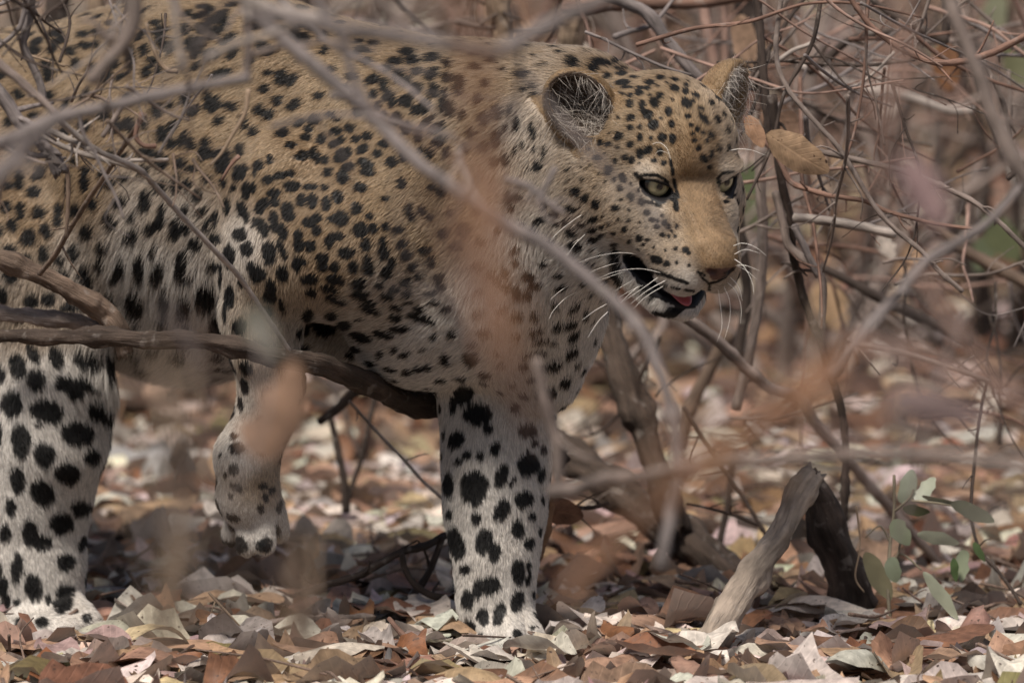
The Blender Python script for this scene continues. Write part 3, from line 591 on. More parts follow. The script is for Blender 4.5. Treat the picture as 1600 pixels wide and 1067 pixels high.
m_skin, nt, b = new_mat('leopard_skin')
at = nt.nodes.new('ShaderNodeAttribute'); at.attribute_name = 'coat'
nt.links.new(at.outputs['Color'], b.inputs['Base Color'])
b.inputs['Roughness'].default_value = .62
b.inputs['Specular IOR Level'].default_value = .3
me = mesh_np('leopard', BV, BQ, m_skin)
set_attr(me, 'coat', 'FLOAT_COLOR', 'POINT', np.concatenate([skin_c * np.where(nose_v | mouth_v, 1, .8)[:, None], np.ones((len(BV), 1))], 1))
leopard = link(bpy.data.objects.new('leopard', me))
tag(leopard, 'spotted leopard stalking through the dry thicket with one forepaw raised', 'leopard')

# fur: one curve per strand
m_fur, nt, b = new_mat('leopard_fur')
at = nt.nodes.new('ShaderNodeAttribute'); at.attribute_name = 'coat'
hb = nt.nodes.new('ShaderNodeBsdfHairPrincipled')
hb.parametrization = 'COLOR'
nt.links.new(at.outputs['Color'], hb.inputs['Color'])
hb.inputs['Roughness'].default_value = .45
hb.inputs['Radial Roughness'].default_value = .6
hb.inputs['Coat'].default_value = 0
df = nt.nodes.new('ShaderNodeBsdfDiffuse')
nt.links.new(at.outputs['Color'], df.inputs['Color'])
mx = nt.nodes.new('ShaderNodeMixShader'); mx.inputs[0].default_value = .6
nt.links.new(hb.outputs[0], mx.inputs[1]); nt.links.new(df.outputs[0], mx.inputs[2])
nt.links.new(mx.outputs[0], nt.nodes['Material Output'].inputs['Surface'])

def make_fur(n_total, name):
    T = np.concatenate([BQ[:, [0, 1, 2]], BQ[:, [0, 2, 3]]])
    A = .5 * np.linalg.norm(np.cross(BV[T[:, 1]] - BV[T[:, 0]], BV[T[:, 2]] - BV[T[:, 0]]), axis=1)
    C = BV[T].mean(1); N = BN[T[:, 0]]
    vd = nrm(CAM - C)
    facing = (N * vd).sum(1)
    pr = project(C)
    hl = head_local(C)
    dens = np.where(facing > -.3, 1.0, .12)
    dens *= np.where((pr[:, 0] < -70), .12, 1.0)
    hd = (hl[:, 0] > -9) & (np.abs(hl).max(1) < 12)
    dens *= np.where(hd, 2.4, 1.0)
    mz = (hl[:, 0] > 1) & (np.abs(hl[:, 1]) < 6) & hd
    dens *= np.where(mz, 1.7, 1.0)
    w = A * dens
    n = n_total
    f = rng.choice(len(T), n, p=w / w.sum())
    r1 = np.sqrt(rng.random(n)); r2 = rng.random(n)
    ba = np.stack([1 - r1, r1 * (1 - r2), r1 * r2], 1)
    def itp(a):
        return (a[T[f]] * (ba[..., None] if a.ndim > 1 else ba)).sum(1)
    p = itp(BV); nn = nrm(itp(BN)); fl = nrm(itp(fl_v)); L = itp(L_v); col = itp(col_v); w_ = itp(w_v)
    hl = head_local(p)
    _, _, _, _, mouth, nose, ear = coat_masks(p, nn)
    # no fur on nose, inside the mouth, on the eyes
    keep = ~(mouth | nose)
    for sg in (1, -1):
        q = hl - np.array([EYE[0], EYE[1] * sg, EYE[2]])
        keep &= ~((np.linalg.norm(q, axis=1) < 1.62))
    # long pale hairs inside the ears
    tuft = (ear == 1) & (rng.random(n) < np.where(hl[:, 1] > 0, .3, .13))
    L = np.where(ear > 0, .0035, L)
    L = np.where(ear == 1, .005, L)
    L = np.where(tuft, rng.uniform(.016, .030, n), L)
    L = L * rng.uniform(.72, 1.18, n)
    jit = rng.normal(0, 1, (n, 3)) * .16
    clump = np.stack([vnoise(p * 110, 21), vnoise(p * 110, 22), vnoise(p * 110, 23)], 1) * .22
    fl2 = nrm(fl + jit + clump); fl2 = nrm(fl2 - nn * (fl2 * nn).sum(1, keepdims=True))
    lift = np.where(L > .022, .32, np.where(L > .012, .38, .34)) * rng.uniform(.7, 1.35, n)
    lift = np.where(ear > 0, .5, lift)
    td = nrm(HF * .3 + HU * -.3 + np.where((hl[:, 1] < 0)[:, None], -HR, HR) * -.2)
    fl2 = np.where(tuft[:, None], nrm(td * .6 + rng.normal(0, .5, (n, 3))), fl2)
    d0 = nrm(fl2 + nn * lift[:, None] * 1.5)
    d1 = nrm(fl2 + nn * lift[:, None] * .35 + np.array([0, 0, -.10]))
    K = 4
    t = np.linspace(0, 1, K)
    pts = p[:, None, :] - nn[:, None, :] * .0004 + L[:, None, None] * (d0[:, None, :] * (t - .5 * t * t)[None, :, None] + d1[:, None, :] * (.5 * t * t)[None, :, None])
    # colour of the strand is decided where it can be seen: some way out along it
    mid = p + L[:, None] * fl2 * .38
    sf = spot_field(mid)
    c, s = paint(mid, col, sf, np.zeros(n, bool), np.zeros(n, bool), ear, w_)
    c = np.where(tuft[:, None], np.array([.50, .44, .38]), c)
    # a few white guard hairs in the dark, dark ones in the pale
    c = c * rng.uniform(.55, 1.38, (n, 1))
    c = np.where((rng.random(n) < .05)[:, None] & (s < .5)[:, None] & (w_ < .6)[:, None], c * .45, c)
    rad = np.where(mz_of(hl), .00015, .00027) * rng.uniform(.7, 1.2, n) * np.where(L > .02, 1.15, 1)
    rad = np.where(tuft, .00016, rad)
    pts, c, rad = pts[keep], c[keep], rad[keep]
    n = len(pts)
    cu = bpy.data.hair_curves.new(name)
    cu.add_curves([K] * n)
    cu.attributes['position'].data.foreach_set('vector', pts.astype(np.float32).ravel())
    ra = cu.attributes.get('radius') or cu.attributes.new('radius', 'FLOAT', 'POINT')
    taper = np.array([1.0, .9, .62, .12])
    ra.data.foreach_set('value', (rad[:, None] * taper[None]).astype(np.float32).ravel())
    ca = cu.attributes.new('coat', 'FLOAT_COLOR', 'CURVE')
    ca.data.foreach_set('color', np.concatenate([np.clip(c, 0, 1), np.ones((n, 1))], 1).astype(np.float32).ravel())
    cu.materials.append(m_fur)
    return link(bpy.data.objects.new(name, cu), leopard)
def mz_of(hl):
    return (hl[:, 0] > -3) & (np.abs(hl[:, 1]) < 6.5) & (np.abs(hl[:, 2]) < 10)
coat_masks = coat
fur = make_fur(FUR_N, 'fur')

# eyes, tongue, whiskers
m_eye, nt, b = new_mat('eyeball')
tc = nt.nodes.new('ShaderNodeTexCoord')
sx = nt.nodes.new('ShaderNodeSeparateXYZ'); nt.links.new(tc.outputs['Object'], sx.inputs[0])
cx = nt.nodes.new('ShaderNodeCombineXYZ'); nt.links.new(sx.outputs[0], cx.inputs[0]); nt.links.new(sx.outputs[1], cx.inputs[1])
ln = nt.nodes.new('ShaderNodeVectorMath'); ln.operation = 'LENGTH'; nt.links.new(cx.outputs[0], ln.inputs[0])
dv = nt.nodes.new('ShaderNodeMath'); dv.operation = 'DIVIDE'; nt.links.new(ln.outputs['Value'], dv.inputs[0]); dv.inputs[1].default_value = .0165
nz = nt.nodes.new('ShaderNodeTexNoise'); nz.inputs['Scale'].default_value = 500; nt.links.new(cx.outputs[0], nz.inputs['Vector'])
ad = nt.nodes.new('ShaderNodeMath'); ad.operation = 'MULTIPLY_ADD'; nt.links.new(nz.outputs['Fac'], ad.inputs[0]); ad.inputs[1].default_value = .05; nt.links.new(dv.outputs[0], ad.inputs[2])
cr = nt.nodes.new('ShaderNodeValToRGB'); nt.links.new(ad.outputs[0], cr.inputs[0])
el = cr.color_ramp.elements
el[0].position = 0.0; el[0].color = (.002, .002, .002, 1)
el[1].position = .20; el[1].color = (.002, .002, .002, 1)
for pos, c in ((.235, (.20, .18, .10)), (.40, (.46, .405, .235)), (.55, (.36, .31, .175)), (.64, (.16, .14, .08)), (.69, (.006, .005, .004)), (1.0, (.004, .003, .003))):
    e = el.new(pos); e.color = (*c, 1)
nt.links.new(cr.outputs[0], b.inputs['Base Color'])
b.inputs['Roughness'].default_value = .25
b.inputs['Coat Weight'].default_value = 1.0
b.inputs['Coat Roughness'].default_value = .04
def uv_sphere(nu, nv):
    th = np.linspace(0, math.pi, nv + 1); ph = np.linspace(0, 2 * math.pi, nu, endpoint=False)
    V = np.stack([np.outer(np.sin(th), np.cos(ph)), np.outer(np.sin(th), np.sin(ph)), np.outer(np.cos(th), np.ones(nu))], -1).reshape(-1, 3)
    F = [(i * nu + j, (i + 1) * nu + j, (i + 1) * nu + (j + 1) % nu, i * nu + (j + 1) % nu) for i in range(nv) for j in range(nu)]
    return V, np.array(F)
sv, sq = uv_sphere(32, 20)
eye_me = mesh_np('eye', sv * 1.50 * HS, sq, m_eye)
for sg in (-1, 1):
    eo_ = link(bpy.data.objects.new('eye', eye_me), leopard)
    eo_.location = H(EYE[0] + .05, EYE[1] * sg, EYE[2])
    gz = HF * 1.0 + HR * sg * .22 + HU * .17
    eo_.rotation_euler = Vector(gz).to_track_quat('Z', 'Y').to_euler()
m_tongue, nt, b = new_mat('tongue')
b.inputs['Base Color'].default_value = (.30, .055, .065, 1); b.inputs['Roughness'].default_value = .35
V = sv.copy(); V = np.stack([V[:, 0] * 2.8, V[:, 1] * 1.1, V[:, 2] * .42 - .35 * (V[:, 0] > .6) * (V[:, 0] - .6) * 2 - .2 * np.abs(V[:, 1]) ** 2], -1)
tw = HO + HS * ((V[:, :1] + 2.3) * HF + (V[:, 1:2] - .7) * HR + (V[:, 2:] - .2 * V[:, :1] - 8.4) * HU)
link(bpy.data.objects.new('tongue', mesh_np('tongue', tw, sq, m_tongue)), leopard)
m_tooth, nt, b = new_mat('tooth')
b.inputs['Base Color'].default_value = (.55, .42, .22, 1); b.inputs['Roughness'].default_value = .3

def tube(pts, rad, ns=8, wob=0.0, seed=0, knots=0.0, cap=True):
    """tube along points; returns V, quads"""
    pts = np.asarray(pts, float); rad = np.asarray(rad, float)
    n = len(pts)
    t = nrm(np.gradient(pts, axis=0))
    up = np.array([0, -1.0, .15]) if abs(t[:, 1]).mean() < .8 else np.array([0, 0, 1.0])
    a = nrm(np.cross(t, up)); bb = np.cross(t, a)
    ph = np.linspace(0, 2 * math.pi, ns, endpoint=False)
    ring = a[:, None, :] * np.cos(ph)[None, :, None] + bb[:, None, :] * np.sin(ph)[None, :, None]
    rr = np.repeat(rad[:, None], ns, 1)
    if wob:
        s = np.concatenate([[0], np.cumsum(np.linalg.norm(np.diff(pts, axis=0), axis=1))])
        q = np.stack([np.cos(ph)[None, :] * 1.3 + 0 * s[:, None], np.sin(ph)[None, :] * 1.3 + 0 * s[:, None], s[:, None] / max(rad.mean(), 1e-5) * .55 + 0 * ph[None]], -1) + seed * 7.1
        rr = rr * (1 + wob * vnoise(q, seed) + wob * .5 * vnoise(q * 2.7, seed + 1))
    V = (pts[:, None, :] + ring * rr[..., None]).reshape(-1, 3)
    i = np.arange(n - 1)[:, None] * ns; j = np.arange(ns)[None, :]; j2 = (j + 1) % ns
    Q = np.stack([i + j, i + j2, i + ns + j2, i + ns + j], -1).reshape(-1, 4)
    if cap:
        for base, rev in ((0, True), ((n - 1) * ns, False)):
            c = len(V); V = np.vstack([V, pts[0 if base == 0 else -1] + t[0 if base == 0 else -1] * rad[0 if base == 0 else -1] * (-.3 if base == 0 else .3)])
            k = base + np.arange(ns)
            cap_q = np.stack([k, np.full(ns, c), np.full(ns, c), np.roll(k, -1)], 1)
            tri = np.stack([k, np.roll(k, -1), np.full(ns, c)], 1) if not rev else np.stack([np.roll(k, -1), k, np.full(ns, c)], 1)
            Q = np.vstack([Q, np.column_stack([tri, tri[:, 2]])])
    return V, Q
def mesh_tube(name, V, Q, mat):
    """quads plus cap triangles (stored as quads with a repeated corner)"""
    me = bpy.data.meshes.new(name)
    tri = Q[:, 2] == Q[:, 3]
    q = Q[~tri]; t3 = Q[tri][:, :3]
    idx = np.concatenate([q.ravel(), t3.ravel()]).astype(np.int32)
    tot = np.concatenate([np.full(len(q), 4), np.full(len(t3), 3)]).astype(np.int32)
    me.vertices.add(len(V)); me.vertices.foreach_set('co', np.ascontiguousarray(V, dtype=np.float32).ravel())
    me.loops.add(len(idx)); me.loops.foreach_set('vertex_index', idx)
    me.polygons.add(len(tot)); me.polygons.foreach_set('loop_start', np.concatenate([[0], np.cumsum(tot)[:-1]]).astype(np.int32))
    me.polygons.foreach_set('loop_total', tot)
    me.polygons.foreach_set('use_smooth', np.ones(len(tot), dtype=bool))
    me.update(calc_edges=True)
    if mat: me.materials.append(mat)
    return me
def smooth_path(pts, n):
    """Catmull-Rom through points"""
    p = np.asarray(pts, float)
    if len(p) == 2: 
        return p[0] + (p[1] - p[0]) * np.linspace(0, 1, n)[:, None]
    q = np.vstack([2 * p[0] - p[1], p, 2 * p[-1] - p[-2]])
    out = []
    u = np.linspace(0, len(p) - 1 - 1e-6, n)
    i = u.astype(int); t = (u - i)[:, None]
    a, b_, c, d = q[i], q[i + 1], q[i + 2], q[i + 3]
    return .5 * (2 * b_ + (c - a) * t + (2 * a - 5 * b_ + 4 * c - d) * t ** 2 + (3 * b_ - a - 3 * c + d) * t ** 3)

V, Q = tube(smooth_path([H(4.4, -1.5, -6.2), H(4.6, -1.55, -7.0), H(4.5, -1.5, -7.6)], 8), np.array([.42, .42, .38, .34, .28, .22, .14, .05]) * HS, 8)
link(bpy.data.objects.new('tooth', mesh_tube('tooth', V, Q, m_tooth)), leopard)
m_whisk, nt, b = new_mat('whisker')
b.inputs['Base Color'].default_value = (.80, .76, .70, 1); b.inputs['Roughness'].default_value = .35
WH = [  # root on the lip, then the run of the hair, in photo pixels
 [(1000, 398), (970, 395), (935, 400), (905, 410)], [(1005, 411), (970, 410), (935, 420), (915, 430)], [(1035, 427), (1000, 420), (960, 425), (925, 440)], [(1000, 418), (965, 428), (930, 440)],
 [(1010, 425), (985, 440), (960, 455)], [(1012, 436), (985, 458), (965, 478)], [(1030, 432), (1005, 450), (975, 470)], [(1042, 437), (1010, 455), (985, 475)], [(1040, 445), (1010, 463), (990, 482)], [(1020, 440), (990, 452), (968, 464)],
 [(912, 334), (895, 345), (870, 365), (855, 385)], [(918, 363), (900, 380), (885, 400)],
 [(910, 453), (885, 465), (865, 485), (858, 498)], [(950, 487), (935, 502), (918, 528)], [(948, 475), (930, 485), (910, 500)], [(895, 443), (875, 455), (860, 468)],
 [(1144, 385), (1160, 380), (1180, 386), (1198, 400)], [(1146, 398), (1165, 390), (1188, 396)], [(1146, 404), (1162, 416), (1175, 440), (1178, 460)], [(1148, 415), (1165, 415), (1187, 423)], [(1150, 415), (1165, 422), (1182, 436)],
 [(1135, 440), (1150, 455), (1158, 480), (1157, 505)], [(1130, 445), (1140, 470), (1140, 500), (1132, 530)], [(1122, 450), (1126, 480), (1128, 510), (1120, 535)], [(1140, 432), (1154, 448), (1160, 470)],
 [(1018, 226), (1030, 223), (1042, 232), (1048, 250)], [(1138, 236), (1155, 233), (1175, 235), (1196, 243)], [(1022, 245), (1030, 236), (1045, 240)],
]
for k, w in enumerate(WH):
    far = w[0][0] > 1100
    d = P(*w[0], 0) - CAM; d = d / np.linalg.norm(d)
    hit = tree.ray_cast(Vector(CAM), Vector(d))
    y0 = hit[0][1] if hit[0] is not None else -.27
    path = smooth_path([P(x, y, y0 + .002 - (.012 + .03 * (0 if far else 1)) * i / 3) for i, (x, y) in enumerate(w)], 14)
    V, Q = tube(path, np.linspace(.00030, .00008, 14), 5)
    link(bpy.data.objects.new('whisker', mesh_tube('whisker', V, Q, m_whisk)), leopard)

# ------------------------------------------------------------------ ground and leaf litter
m_soil, nt, b = new_mat('forest_soil')
geo = nt.nodes.new('ShaderNodeNewGeometry')
vo = nt.nodes.new('ShaderNodeTexVoronoi'); vo.inputs['Scale'].default_value = 17; nt.links.new(geo.outputs['Position'], vo.inputs['Vector'])
cr = nt.nodes.new('ShaderNodeValToRGB'); cr.color_ramp.interpolation = 'CONSTANT'
sp = nt.nodes.new('ShaderNodeSeparateColor'); nt.links.new(vo.outputs['Color'], sp.inputs[0]); nt.links.new(sp.outputs[0], cr.inputs[0])
el = cr.color_ramp.elements
el[0].color = (.05, .032, .022, 1); el[1].position = .25; el[1].color = (.12, .08, .06, 1)
for pos, c in ((.5, (.14, .08, .05)), (.68, (.26, .21, .17)), (.82, (.07, .045, .034)), (.92, (.34, .29, .25))):
    e = el.new(pos); e.color = (*c, 1)
no = nt.nodes.new('ShaderNodeTexNoise'); no.inputs['Scale'].default_value = 60; no.inputs['Detail'].default_value = 6; nt.links.new(geo.outputs['Position'], no.inputs['Vector'])
mm = nt.nodes.new('ShaderNodeMix'); mm.data_type = 'RGBA'; mm.blend_type = 'MULTIPLY'; mm.inputs['Factor'].default_value = .8
nt.links.new(cr.outputs[0], mm.inputs[6]); nt.links.new(no.outputs['Fac'], mm.inputs[7]); nt.links.new(mm.outputs[2], b.inputs['Base Color'])
b.inputs['Roughness'].default_value = .95
bp = nt.nodes.new('ShaderNodeBump'); bp.inputs['Strength'].default_value = .8; bp.inputs['Distance'].default_value = .02
nt.links.new(no.outputs['Fac'], bp.inputs['Height']); nt.links.new(bp.outputs[0], b.inputs['Normal'])
V = np.array([(-300, -60, 0), (300, -60, 0), (300, 500, 0), (-300, 500, 0)], float)
ground = link(bpy.data.objects.new('ground', mesh_np('ground', V, np.array([[0, 1, 2, 3]]), m_soil, False)))
ground['kind'] = 'structure'

PAL = {
 'cream': (.58, .51, .44), 'pale_grey': (.42, .37, .33), 'pinkish_tan': (.31, .19, .13), 'tan': (.36, .235, .145), 'brown': (.18, .092, .052),
 'russet': (.19, .082, .040), 'straw': (.46, .37, .22), 'dark': (.055, .036, .027), 'olive': (.20, .155, .07), 'mauve': (.30, .21, .19), 'sage': (.20, .185, .145),
}
def leaf_material(name, use_attr):
    m, nt, b = new_mat(name)
    if use_attr:
        c = nt.nodes.new('ShaderNodeAttribute'); c.attribute_name = 'tint'; csock = c.outputs['Color']
    else:
        c = nt.nodes.new('ShaderNodeObjectInfo'); csock = c.outputs['Color']
    la = nt.nodes.new('ShaderNodeAttribute'); la.attribute_name = 'blade'
    g = nt.nodes.new('ShaderNodeNewGeometry')
    n1 = nt.nodes.new('ShaderNodeTexNoise'); n1.inputs['Scale'].default_value = 95; n1.inputs['Detail'].default_value = 5; nt.links.new(g.outputs['Position'], n1.inputs['Vector'])
    r1 = nt.nodes.new('ShaderNodeMapRange'); r1.inputs['From Min'].default_value = .32; r1.inputs['From Max'].default_value = .68; r1.inputs['To Min'].default_value = .62; r1.inputs['To Max'].default_value = 1.18
    nt.links.new(n1.outputs['Fac'], r1.inputs['Value'])
    # veins: a midrib and slanting side veins in the blade's own coordinates
    s = nt.nodes.new('ShaderNodeSeparateXYZ'); nt.links.new(la.outputs['Vector'], s.inputs[0])
    ab = nt.nodes.new('ShaderNodeMath'); ab.operation = 'ABSOLUTE'; nt.links.new(s.outputs[1], ab.inputs[0])
    sl = nt.nodes.new('ShaderNodeMath'); sl.operation = 'MULTIPLY_ADD'; nt.links.new(ab.outputs[0], sl.inputs[0]); sl.inputs[1].default_value = -.22; nt.links.new(s.outputs[0], sl.inputs[2])
    mu = nt.nodes.new('ShaderNodeMath'); mu.operation = 'MULTIPLY'; nt.links.new(sl.outputs[0], mu.inputs[0]); mu.inputs[1].default_value = 62
    sn = nt.nodes.new('ShaderNodeMath'); sn.operation = 'SINE'; nt.links.new(mu.outputs[0], sn.inputs[0])
    pw = nt.nodes.new('ShaderNodeMapRange'); pw.inputs['From Min'].default_value = .82; pw.inputs['From Max'].default_value = 1; pw.inputs['To Min'].default_value = 0; pw.inputs['To Max'].default_value = 1
    nt.links.new(sn.outputs[0], pw.inputs['Value'])
    mr = nt.nodes.new('ShaderNodeMapRange'); mr.inputs['From Min'].default_value = .10; mr.inputs['From Max'].default_value = .02; nt.links.new(ab.outputs[0], mr.inputs['Value'])
    vm = nt.nodes.new('ShaderNodeMath'); vm.operation = 'MAXIMUM'; nt.links.new(pw.outputs[0], vm.inputs[0]); nt.links.new(mr.outputs[0], vm.inputs[1])
    vs_ = nt.nodes.new('ShaderNodeMath'); vs_.operation = 'MULTIPLY_ADD'; nt.links.new(vm.outputs[0], vs_.inputs[0]); vs_.inputs[1].default_value = .16; nt.links.new(r1.outputs[0], vs_.inputs[2])
    m1 = nt.nodes.new('ShaderNodeVectorMath'); m1.operation = 'SCALE'; nt.links.new(csock, m1.inputs[0]); nt.links.new(vs_.outputs[0], m1.inputs['Scale'])
    # small blemishes
    n2 = nt.nodes.new('ShaderNodeTexNoise'); n2.inputs['Scale'].default_value = 210; n2.inputs['Detail'].default_value = 2; nt.links.new(g.outputs['Position'], n2.inputs['Vector'])
    r2 = nt.nodes.new('ShaderNodeMapRange'); r2.inputs['From Min'].default_value = .66; r2.inputs['From Max'].default_value = .72; nt.links.new(n2.outputs['Fac'], r2.inputs['Value'])
    mb = nt.nodes.new('ShaderNodeMix'); mb.data_type = 'RGBA'; nt.links.new(r2.outputs[0], mb.inputs['Factor']); nt.links.new(m1.outputs[0], mb.inputs[6]); mb.inputs[7].default_value = (.06, .035, .025, 1)
    # underside paler and greyer
    mk = nt.nodes.new('ShaderNodeMix'); mk.data_type = 'RGBA'; mk.inputs[7].default_value = (.46, .40, .36, 1); nt.links.new(mb.outputs[2], mk.inputs[6])
    bf = nt.nodes.new('ShaderNodeMath'); bf.operation = 'MULTIPLY'; nt.links.new(g.outputs['Backfacing'], bf.inputs[0]); bf.inputs[1].default_value = .38; nt.links.new(bf.outputs[0], mk.inputs['Factor'])
    nt.links.new(mk.outputs[2], b.inputs['Base Color'])
    b.inputs['Roughness'].default_value = .6
    b.inputs['Specular IOR Level'].default_value = .35
    bp = nt.nodes.new('ShaderNodeBump'); bp.inputs['Strength'].default_value = .35; bp.inputs['Distance'].default_value = .0012
    ah = nt.nodes.new('ShaderNodeMath'); ah.operation = 'MULTIPLY_ADD'; nt.links.new(vm.outputs[0], ah.inputs[0]); ah.inputs[1].default_value = -.5; nt.links.new(n1.outputs['Fac'], ah.inputs[2])
    nt.links.new(ah.outputs[0], bp.inputs['Height']); nt.links.new(bp.outputs[0], b.inputs['Normal'])
    tr = nt.nodes.new('ShaderNodeBsdfTranslucent'); nt.links.new(mk.outputs[2], tr.inputs['Color'])
    mx = nt.nodes.new('ShaderNodeMixShader'); mx.inputs[0].default_value = .22
    nt.links.new(b.outputs[0], mx.inputs[1]); nt.links.new(tr.outputs[0], mx.inputs[2]); nt.links.new(mx.outputs[0], nt.nodes['Material Output'].inputs['Surface'])
    return m
m_leaf_stuff = leaf_material('litter_leaf', True)
m_leaf = leaf_material('dead_leaf', False)

def leaf_shapes(n, nu, nv, r, curl=1.0):
    """n leaf blades of unit length along x; returns (n, verts, 3) and blade coords"""
    u = .5 - .5 * np.cos(np.linspace(0, math.pi, nu + 1)); u = .55 * u + .45 * np.linspace(0, 1, nu + 1) if nu < 5 else u; v = np.linspace(-1, 1, nv + 1)
    U, Vv = np.meshgrid(u, v, indexing='ij')
    U = U.ravel()[None]; Vv = Vv.ravel()[None]
    asp = r.uniform(.17, .30, (n, 1)); pk = r.uniform(.62, 1.0, (n, 1))
    prof = np.sin(math.pi * np.clip(U, 0, 1) ** pk) ** r.uniform(.48, .74, (n, 1)) * asp + .003
    edge = 1 + r.uniform(.0, .16, (n, 1)) * np.sin(U * r.uniform(9, 26, (n, 1)) + r.uniform(0, 6, (n, 1)) + 2 * Vv) * np.abs(Vv)
    for _ in range(2):                                        # tears and nibbled edges
        nu0 = r.uniform(.1, .9, (n, 1)); nw = r.uniform(.03, .12, (n, 1)); nd = np.maximum(0, r.uniform(-.7, .6, (n, 1))); side = np.sign(r.normal(0, 1, (n, 1)))
        edge = edge * (1 - nd * np.exp(-((U - nu0) / nw) ** 2) * (Vv * side > .3))
    y = Vv * prof * edge
    x = U - .5
    fold = r.normal(.06, .16, (n, 1)) * curl
    z = fold * (np.sqrt(y * y + .0016) - .04)
    cu = np.clip(r.normal(0, 2.1, (n, 1)), -4, 4) * curl                   # roll of the blade edges
    z = z + cu * y * y
    y = y * (1 - np.clip(np.abs(cu) * np.abs(y) * .35, 0, .55))
    be = r.normal(0, .30, (n, 1)) * curl * np.where(r.random((n, 1)) < .12, 2.4, 1)                   # bend along the blade
    z = z + be * (x * x - .08)
    z = z + r.uniform(.01, .06, (n, 1)) * curl * (.35 + np.abs(Vv)) * np.sin(U * r.uniform(5, 15, (n, 1)) + r.uniform(0, 6, (n, 1)) + Vv * r.uniform(-2, 2, (n, 1)))
    tw = r.normal(0, .55, (n, 1)) * curl * x
    y, z = y * np.cos(tw) - z * np.sin(tw), y * np.sin(tw) + z * np.cos(tw)
    x = x - np.abs(be) * .25 * x * np.abs(x)
    return np.stack([x + 0 * y, y, z], -1), np.stack([U[0], Vv[0], 0 * U[0]], -1)
def leaf_quads(nu, nv):
    i = np.arange(nu)[:, None] * (nv + 1); j = np.arange(nv)[None]
    return np.stack([i + j, i + nv + 1 + j, i + nv + 2 + j, i + j + 1], -1).reshape(-1, 4)
def rot_random(n, r, tilt):
    yaw = r.uniform(0, 2 * math.pi, n); a = r.normal(0, tilt, n); c = r.normal(0, tilt, n)
    cy_, sy = np.cos(yaw), np.sin(yaw); ca, sa = np.cos(a), np.sin(a); cc, sc = np.cos(c), np.sin(c)
    Z = np.zeros(n); O = np.ones(n)
    def M(rows): return np.stack([np.stack(q, -1) for q in rows], 1)
    Rz = M([[cy_, -sy, Z], [sy, cy_, Z], [Z, Z, O]]); Rx = M([[O, Z, Z], [Z, ca, -sa], [Z, sa, ca]]); Ry = M([[cc, Z, sc], [Z, O, Z], [-sc, Z, cc]])
    return Rz @ Rx @ Ry
def litter(name, n, xy, zlo, zhi, lmin, lmax, tilt, r, nu=5, nv=3):
    S, B = leaf_shapes(n, nu, nv, r)
    L = r.uniform(lmin, lmax, n)
    M = rot_random(n, r, tilt)
    W = np.einsum('nij,nkj->nki', M, S) * L[:, None, None]
    pos = np.column_stack([xy, r.uniform(zlo, zhi, n)])
    # rest each blade on or just above the ground
    lowest = W[:, :, 2].min(1)
    pos[:, 2] = np.maximum(pos[:, 2], -lowest * .8 + .003)
    W = W + pos[:, None, :]
    W[:, :, 2] = np.maximum(W[:, :, 2], .0025 + .001 * r.random((n, 1)))
    names = ['cream', 'pale_grey', 'pinkish_tan', 'tan', 'brown', 'russet', 'straw', 'dark', 'olive', 'mauve']
    pr = np.array([.14, .10, .23, .18, .19, .05, .03, .05, .02, .01]) if nu < 6 else np.array([.25, .12, .19, .18, .14, .03, .03, .04, .02, .03]); pr /= pr.sum()
    pal = np.array([PAL[k] for k in names])
    c = pal[r.choice(len(names), n, p=pr)] * r.uniform(.7, 1.2, (n, 1)) * (1 + r.normal(0, .05, (n, 3)))
    q = leaf_quads(nu, nv); nvx = S.shape[1]
    Q = (q[None] + (np.arange(n) * nvx)[:, None, None]).reshape(-1, 4)
    me = mesh_np(name, W.reshape(-1, 3), Q, m_leaf_stuff)
    set_attr(me, 'tint', 'FLOAT_COLOR', 'POINT', np.column_stack([np.repeat(c, nvx, 0), np.ones(n * nvx)]))
    set_attr(me, 'blade', 'FLOAT_VECTOR', 'POINT', np.tile(B, (n, 1)))
    o = link(bpy.data.objects.new(name, me))
    o['kind'] = 'stuff'
    return o
r5 = np.random.default_rng(21)
def spread(n, y0, y1, margin, r):
    y = y0 + (y1 - y0) * r.random(n)
    x = r.uniform(-1, 1, n) * (.53 * (y + 9) / 9 + margin)
    return np.column_stack([x, y])
near_xy = spread(9000, -.75, 1.6, .45, r5)
for fx, fy in ((-.012, -.03), (-.455, .05)):                 # the paws press the leaves down
    near_xy = near_xy[((near_xy[:, 0] - fx) ** 2 + (near_xy[:, 1] - fy) ** 2 > .075 ** 2) & ~((np.abs(near_xy[:, 0] - fx) < .055) & (near_xy[:, 1] > fy - .13) & (near_xy[:, 1] < fy) & (r5.random(len(near_xy)) < .8))]
litter('leaf_litter', len(near_xy), near_xy, .0, .019, .055, .118, .105, r5, 9, 6)
litter('leaf_litter', 21000, spread(21000, 1.6, 11.5, .6, r5), .0, .05, .065, .125, .20, r5, 5, 3)

